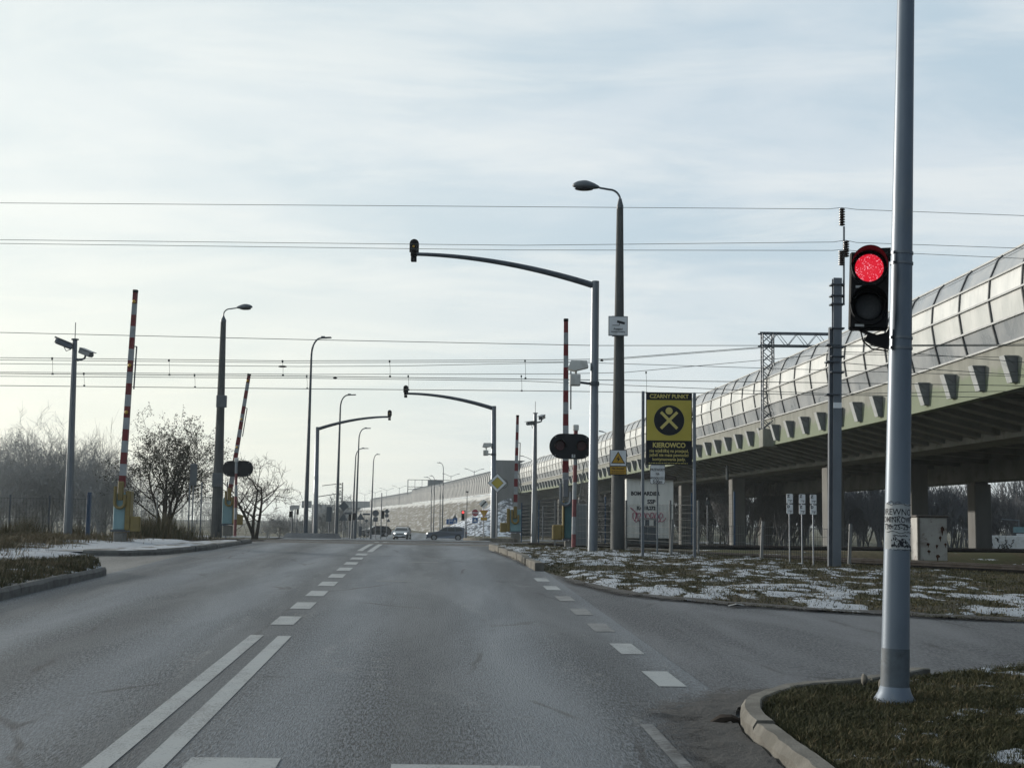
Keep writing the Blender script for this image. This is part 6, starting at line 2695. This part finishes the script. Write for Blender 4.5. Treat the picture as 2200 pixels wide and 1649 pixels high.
proto = []
TG = 'bare trees of the left thicket'
TL = 'grey bare tree in the tangled thicket at the left edge'
for i in range(4):
    proto.append(tree_obj(TL, (0, 0, 0), 100 + i, 6.3 + .6 * (i % 3), 'bark_hazed', group=TG, spread=.75, levels=4, kids=4, trunk=.07, stems=3, upright=.7, crown_from=.12, twig_r=.009))
rr = random.Random(77)
spots = []
for row, (Y, n, x0, x1) in enumerate(((64, 10, -90, 235), (72, 10, -80, 250), (82, 11, -80, 290), (94, 12, -70, 330), (110, 12, -60, 470))):
    for i in range(n):
        spots.append((x0 + (x1 - x0) * (i + rr.uniform(.15, .85)) / n, Y + rr.uniform(-4, 4)))
for i, (px, Y) in enumerate(spots):
    src = proto[i % 4]
    o = src if i < 4 else copy_tree(src)
    o.location = ground_pt(px, Y, -.05)
    o.rotation_euler = (0, 0, rr.uniform(0, 6.28))
    k = src['k0'] if 'k0' in src else None
    if i < 4:
        src['k0'] = src.scale[0]
    f = (src['k0']) * rr.uniform(.66, .92) * (.9 if px > 230 else 1.0)
    o.scale = (f, f, f)
for o in list(COL.objects):
    if 'k0' in o:
        del o['k0']
# two nearer ones at the frame edge
e1 = copy_tree(proto[0])
e1['label'] = 'nearest bare tree leaning in from the left edge of the picture'
e1.location = ground_pt(-25, 58, -.05)
e1.scale = [q * .95 for q in proto[0].scale]

proto2 = []
TG2 = 'bare trees behind the viaduct'
TL2 = 'dark bare tree in the wood seen under the viaduct at the right'
for i in range(4):
    proto2.append(tree_obj(TL2, (0, 0, 0), 200 + i, 6.6 + .4 * (i % 3), 'bark_wood', group=TG2, spread=.42, levels=4, kids=4, trunk=.09, stems=3, upright=1.15, crown_from=.12, twig_r=.022))
s0 = [p.scale[0] for p in proto2]
k = 0
for Y, n, x0, x1 in ((128, 24, 24, 62), (134, 26, 20, 64), (141, 28, 17, 68), (149, 28, 13, 72), (158, 26, 10, 76), (170, 22, 6, 82)):
    for i in range(n):
        src = proto2[k % 4]
        o = src if k < 4 else copy_tree(src)
        x = x0 + (x1 - x0) * (i + rr.uniform(.1, .9)) / n
        y = Y + rr.uniform(-4, 4)
        o.location = (x, y, zf(y) - .15)
        o.rotation_euler = (0, 0, rr.uniform(0, 6.28))
        f = s0[k % 4] * rr.uniform(.88, 1.15)
        o.scale = (f, f, f)
        k += 1
# far wood belt on the left horizon and bushes near the far signs
proto3 = tree_obj('far bare bush among the sign backs beyond the junction', (0, 0, 0), 301, 3.6, 'bark_hazed', cat='shrub', name='bare_bush', group='far bushes beyond the junction', spread=.8, levels=4, kids=4, trunk=.05, stems=3, upright=.6, crown_from=.1, twig_r=.016)
s3 = proto3.scale[0]
k = 0
for px, Y, f in ((640, 130, .8), (668, 140, .7), (600, 120, .75), (575, 118, .8), (690, 150, 1.2), (716, 155, 1.7), (712, 160, 1.1), (745, 170, .9), (770, 185, .9), (620, 150, .9), (655, 170, .9), (790, 210, 1.0)):
    o = proto3 if k == 0 else copy_tree(proto3)
    o.location = ground_pt(px, Y, -.1)
    o.rotation_euler = (0, 0, rr.uniform(0, 6.28))
    o.scale = (s3 * f * 1.15, s3 * f * 1.15, s3 * f)
    k += 1


# ------------------------------------------------------------------ grass
def blade_mat():
    m, nt, b = newmat('winter_grass')
    a = nt.n('ShaderNodeAttribute', attribute_name='tint').outputs['Fac']
    c = nt.mix(nt.ramp(a, .0, .5), (.020, .024, .011), (.052, .053, .022))
    c = nt.mix(nt.ramp(a, .55, 1.0), c, (.13, .10, .055))
    nt.l(c, b.inputs['Base Color'])
    b.inputs['Roughness'].default_value = .75
    b.inputs['Specular IOR Level'].default_value = .2
    return m


M['blade'] = blade_mat()


def blades(name, grid, snow_fn, count, hmin, hmax, wd, seed, dry=.5, dens=None, lean=.6):
    X, Yg, Z = grid
    rg = np.random.default_rng(seed)
    ny, nx = X.shape
    # area-weighted pick of cells
    cx = (X[:-1, :-1] + X[1:, 1:]) / 2
    cy = (Yg[:-1, :-1] + Yg[1:, 1:]) / 2
    ar = np.abs((X[1:, :-1] - X[:-1, :-1]) * (Yg[:-1, 1:] - Yg[:-1, :-1]) - (X[:-1, 1:] - X[:-1, :-1]) * (Yg[1:, :-1] - Yg[:-1, :-1]))
    wgt = ar / np.maximum(cy, 4) ** 1.0
    vis = (np.abs(cx / cy) < .42) & (cy > 4)
    wgt = wgt * vis
    if snow_fn is not None:
        U = np.linspace(0, 1, nx)[None, :-1] ** 1.25 * np.ones((ny - 1, 1))
        sn = snow_fn(cx, cy, U)
        wgt = wgt * np.clip(1.08 - .85 * sn, .02, 1) ** 1.4
    wgt = wgt * (.35 + 1.3 * np.clip(fbm(cx * 3, cy * 3, seed) * 2 - .55, 0, 1))
    if dens is not None:
        wgt = wgt * dens(cx, cy)
    p = wgt.ravel() / wgt.sum()
    idx = rg.choice(len(p), count, p=p)
    i, j = idx // (nx - 1), idx % (nx - 1)
    u, v = rg.random(count), rg.random(count)

    def bil(A):
        return (A[i, j] * (1 - u) + A[i + 1, j] * u) * (1 - v) + (A[i, j + 1] * (1 - u) + A[i + 1, j + 1] * u) * v
    bx, by, bz = bil(X), bil(Yg), bil(Z)
    h = hmin + (hmax - hmin) * rg.random(count) ** 1.8
    h *= .55 + .9 * fbm(bx * 2.5, by * 2.5, seed + 3)
    az = rg.random(count) * 6.283
    ln = lean * rg.random(count) * h + .2 * h
    lz = rg.random(count) * 6.283
    w2 = wd * (.6 + .8 * rg.random(count)) / 2
    V = np.zeros((count, 5, 3))
    dx, dy = np.cos(az) * w2, np.sin(az) * w2
    V[:, 0] = np.stack([bx - dx, by - dy, bz - .01], -1)
    V[:, 1] = np.stack([bx + dx, by + dy, bz - .01], -1)
    mx, my = bx + np.cos(lz) * ln * .35, by + np.sin(lz) * ln * .35
    V[:, 2] = np.stack([mx + dx * .7, my + dy * .7, bz + h * .6], -1)
    V[:, 3] = np.stack([mx - dx * .7, my - dy * .7, bz + h * .6], -1)
    V[:, 4] = np.stack([bx + np.cos(lz) * ln, by + np.sin(lz) * ln, bz + h], -1)
    b0 = np.arange(count) * 5
    T = np.stack([np.stack([b0, b0 + 1, b0 + 2], -1), np.stack([b0, b0 + 2, b0 + 3], -1), np.stack([b0 + 3, b0 + 2, b0 + 4], -1)], 1).reshape(-1, 3)
    tint = np.repeat(np.clip(.75 * fbm(bx * 1.5, by * 1.5, seed + 9) + rg.normal(0, .22, count) + dry - .4, 0, 1), 5)
    o = npmesh(name, V.reshape(-1, 3), T, 'blade', attrs={'tint': tint}, smooth=False)
    o['kind'] = 'stuff'
    return o


blades('grass', VG2, snow_n, 120000, .010, .050, .0055, 3, .47, lean=1.5)
blades('grass', VG1, snow_r, 110000, .010, .050, .009, 5, .55, lean=1.3)
blades('grass', VG3, snow_l, 26000, .02, .10, .011, 7, .6)
blades('grass', VG4, snow_b, 26000, .05, .19, .012, 9, 1.0, dens=lambda x, y: np.clip((fbm(x * .5, y * .5, 4) - .35) * 3, 0, 1) * np.clip((-9.8 - x) / 2.5, 0.02, 1), lean=1.0)


# tall dry tussocks before the left shrub and along the left fence
def tussocks():
    rg = random.Random(9)
    spec = [(330, 44, 1.0, 'brown tussock of dry grass right of the left teal cabinet'), (362, 45, .85, 'dry brown grass tussock at the end of the snow strip'), (305, 43, .7, 'low dry grass tussock hard against the left counterweight'),
            (60, 42, .75, 'straw coloured tussock below the dark bar fence'), (165, 40, .45, 'small dry tuft at the foot of the left camera mast'), (15, 37, .55, 'dark tussock in the snow at the left edge')]
    for px, Y, hh, lab in spec:
        c = ground_pt(px, Y, .05)
        v, f, ti = [], [], []
        for i in range(900):
            r_ = abs(rg.gauss(0, .5 * hh + .25))
            a = rg.uniform(0, 6.283)
            x, y = r_ * math.cos(a) * 1.3, r_ * math.sin(a)
            h = hh * rg.uniform(.4, 1.0) * math.exp(-(r_ / (1.0 * hh + .2)) ** 2) + .08
            lx, ly = rg.uniform(-.4, .4) * h, rg.uniform(-.4, .4) * h
            w_ = .009
            a2 = rg.uniform(0, 3.14)
            k = len(v)
            v += [(x - w_ * math.cos(a2), y - w_ * math.sin(a2), -.05), (x + w_ * math.cos(a2), y + w_ * math.sin(a2), -.05), (x + lx, y + ly, h)]
            f.append((k, k + 1, k + 2))
            q = min(1, max(0, rg.gauss(.72, .2)))
            ti += [q, q, q]
        o = npmesh('grass_tussock', v, f, 'blade', attrs={'tint': ti}, smooth=False)
        o.location = c
        tag(o, lab, 'tussock')


tussocks()


# litter and stones
def litter():
    c = ground_pt(1581, 18.4, .012)
    rr = random.Random(2)
    mb = MB()
    n = 12
    poly = [((.10 + .03 * rr.random()) * math.cos(2 * math.pi * i / n), (.07 + .03 * rr.random()) * math.sin(2 * math.pi * i / n)) for i in range(n)]
    vs = [(x, y, rr.uniform(.0, .03)) for x, y in poly] + [(0, 0, .035)]
    mb.add(vs, [(i, (i + 1) % n, n) for i in range(n)])
    tag(mb.build('crumpled_paper', 'post_pale', None, loc=c), 'pale crumpled scrap lying on the dark side road', 'litter')
    for lab, px, Y, r_ in (('grey stone beside the collar of the near pole, upright', 1857, 9.95, .035), ('flat dark stone in front of the near pole collar', 1893, 9.72, .03)):
        c = ground_pt(px, Y, .16)
        tag(MB().ell((0, 0, r_ * .6), (r_ * .7, r_, r_ * 1.2), 9, 6, lambda p: p * (1 + .12 * math.sin(p.x * 90 + p.z * 60))).build('stone', 'kerb', None, True, loc=c), lab, 'stone')
    c = ground_pt(1570, 8.9, .01)
    pts = [(-.13, .02, .02), (-.06, .0, .05), (.0, -.02, .06), (.05, .0, .03), (.1, .03, .05)]
    tag(MB().tube(pts, [.012, .03, .022, .028, .01], 6).build('dead_plant', 'bark', None, True, loc=c), 'withered dark clump in the gutter by the curved kerb', 'debris')


litter()

# ------------------------------------------------------------------ haze
hz = MB().box(0, 700, 7.0, 1900, 1700, 20.5).build('haze', [], None)
struct(hz, 'stuff')
hm = bpy.data.materials.new('haze')
hm.use_nodes = True
hn = hm.node_tree
hn.nodes.clear()
ho = hn.nodes.new('ShaderNodeOutputMaterial')
hv = hn.nodes.new('ShaderNodeVolumePrincipled')
hv.inputs['Density'].default_value = .0003
hv.inputs['Color'].default_value = (.80, .90, .96, 1)
hv.inputs['Anisotropy'].default_value = .55
hn.links.new(hv.outputs[0], ho.inputs['Volume'])
hz.data.materials.append(hm)
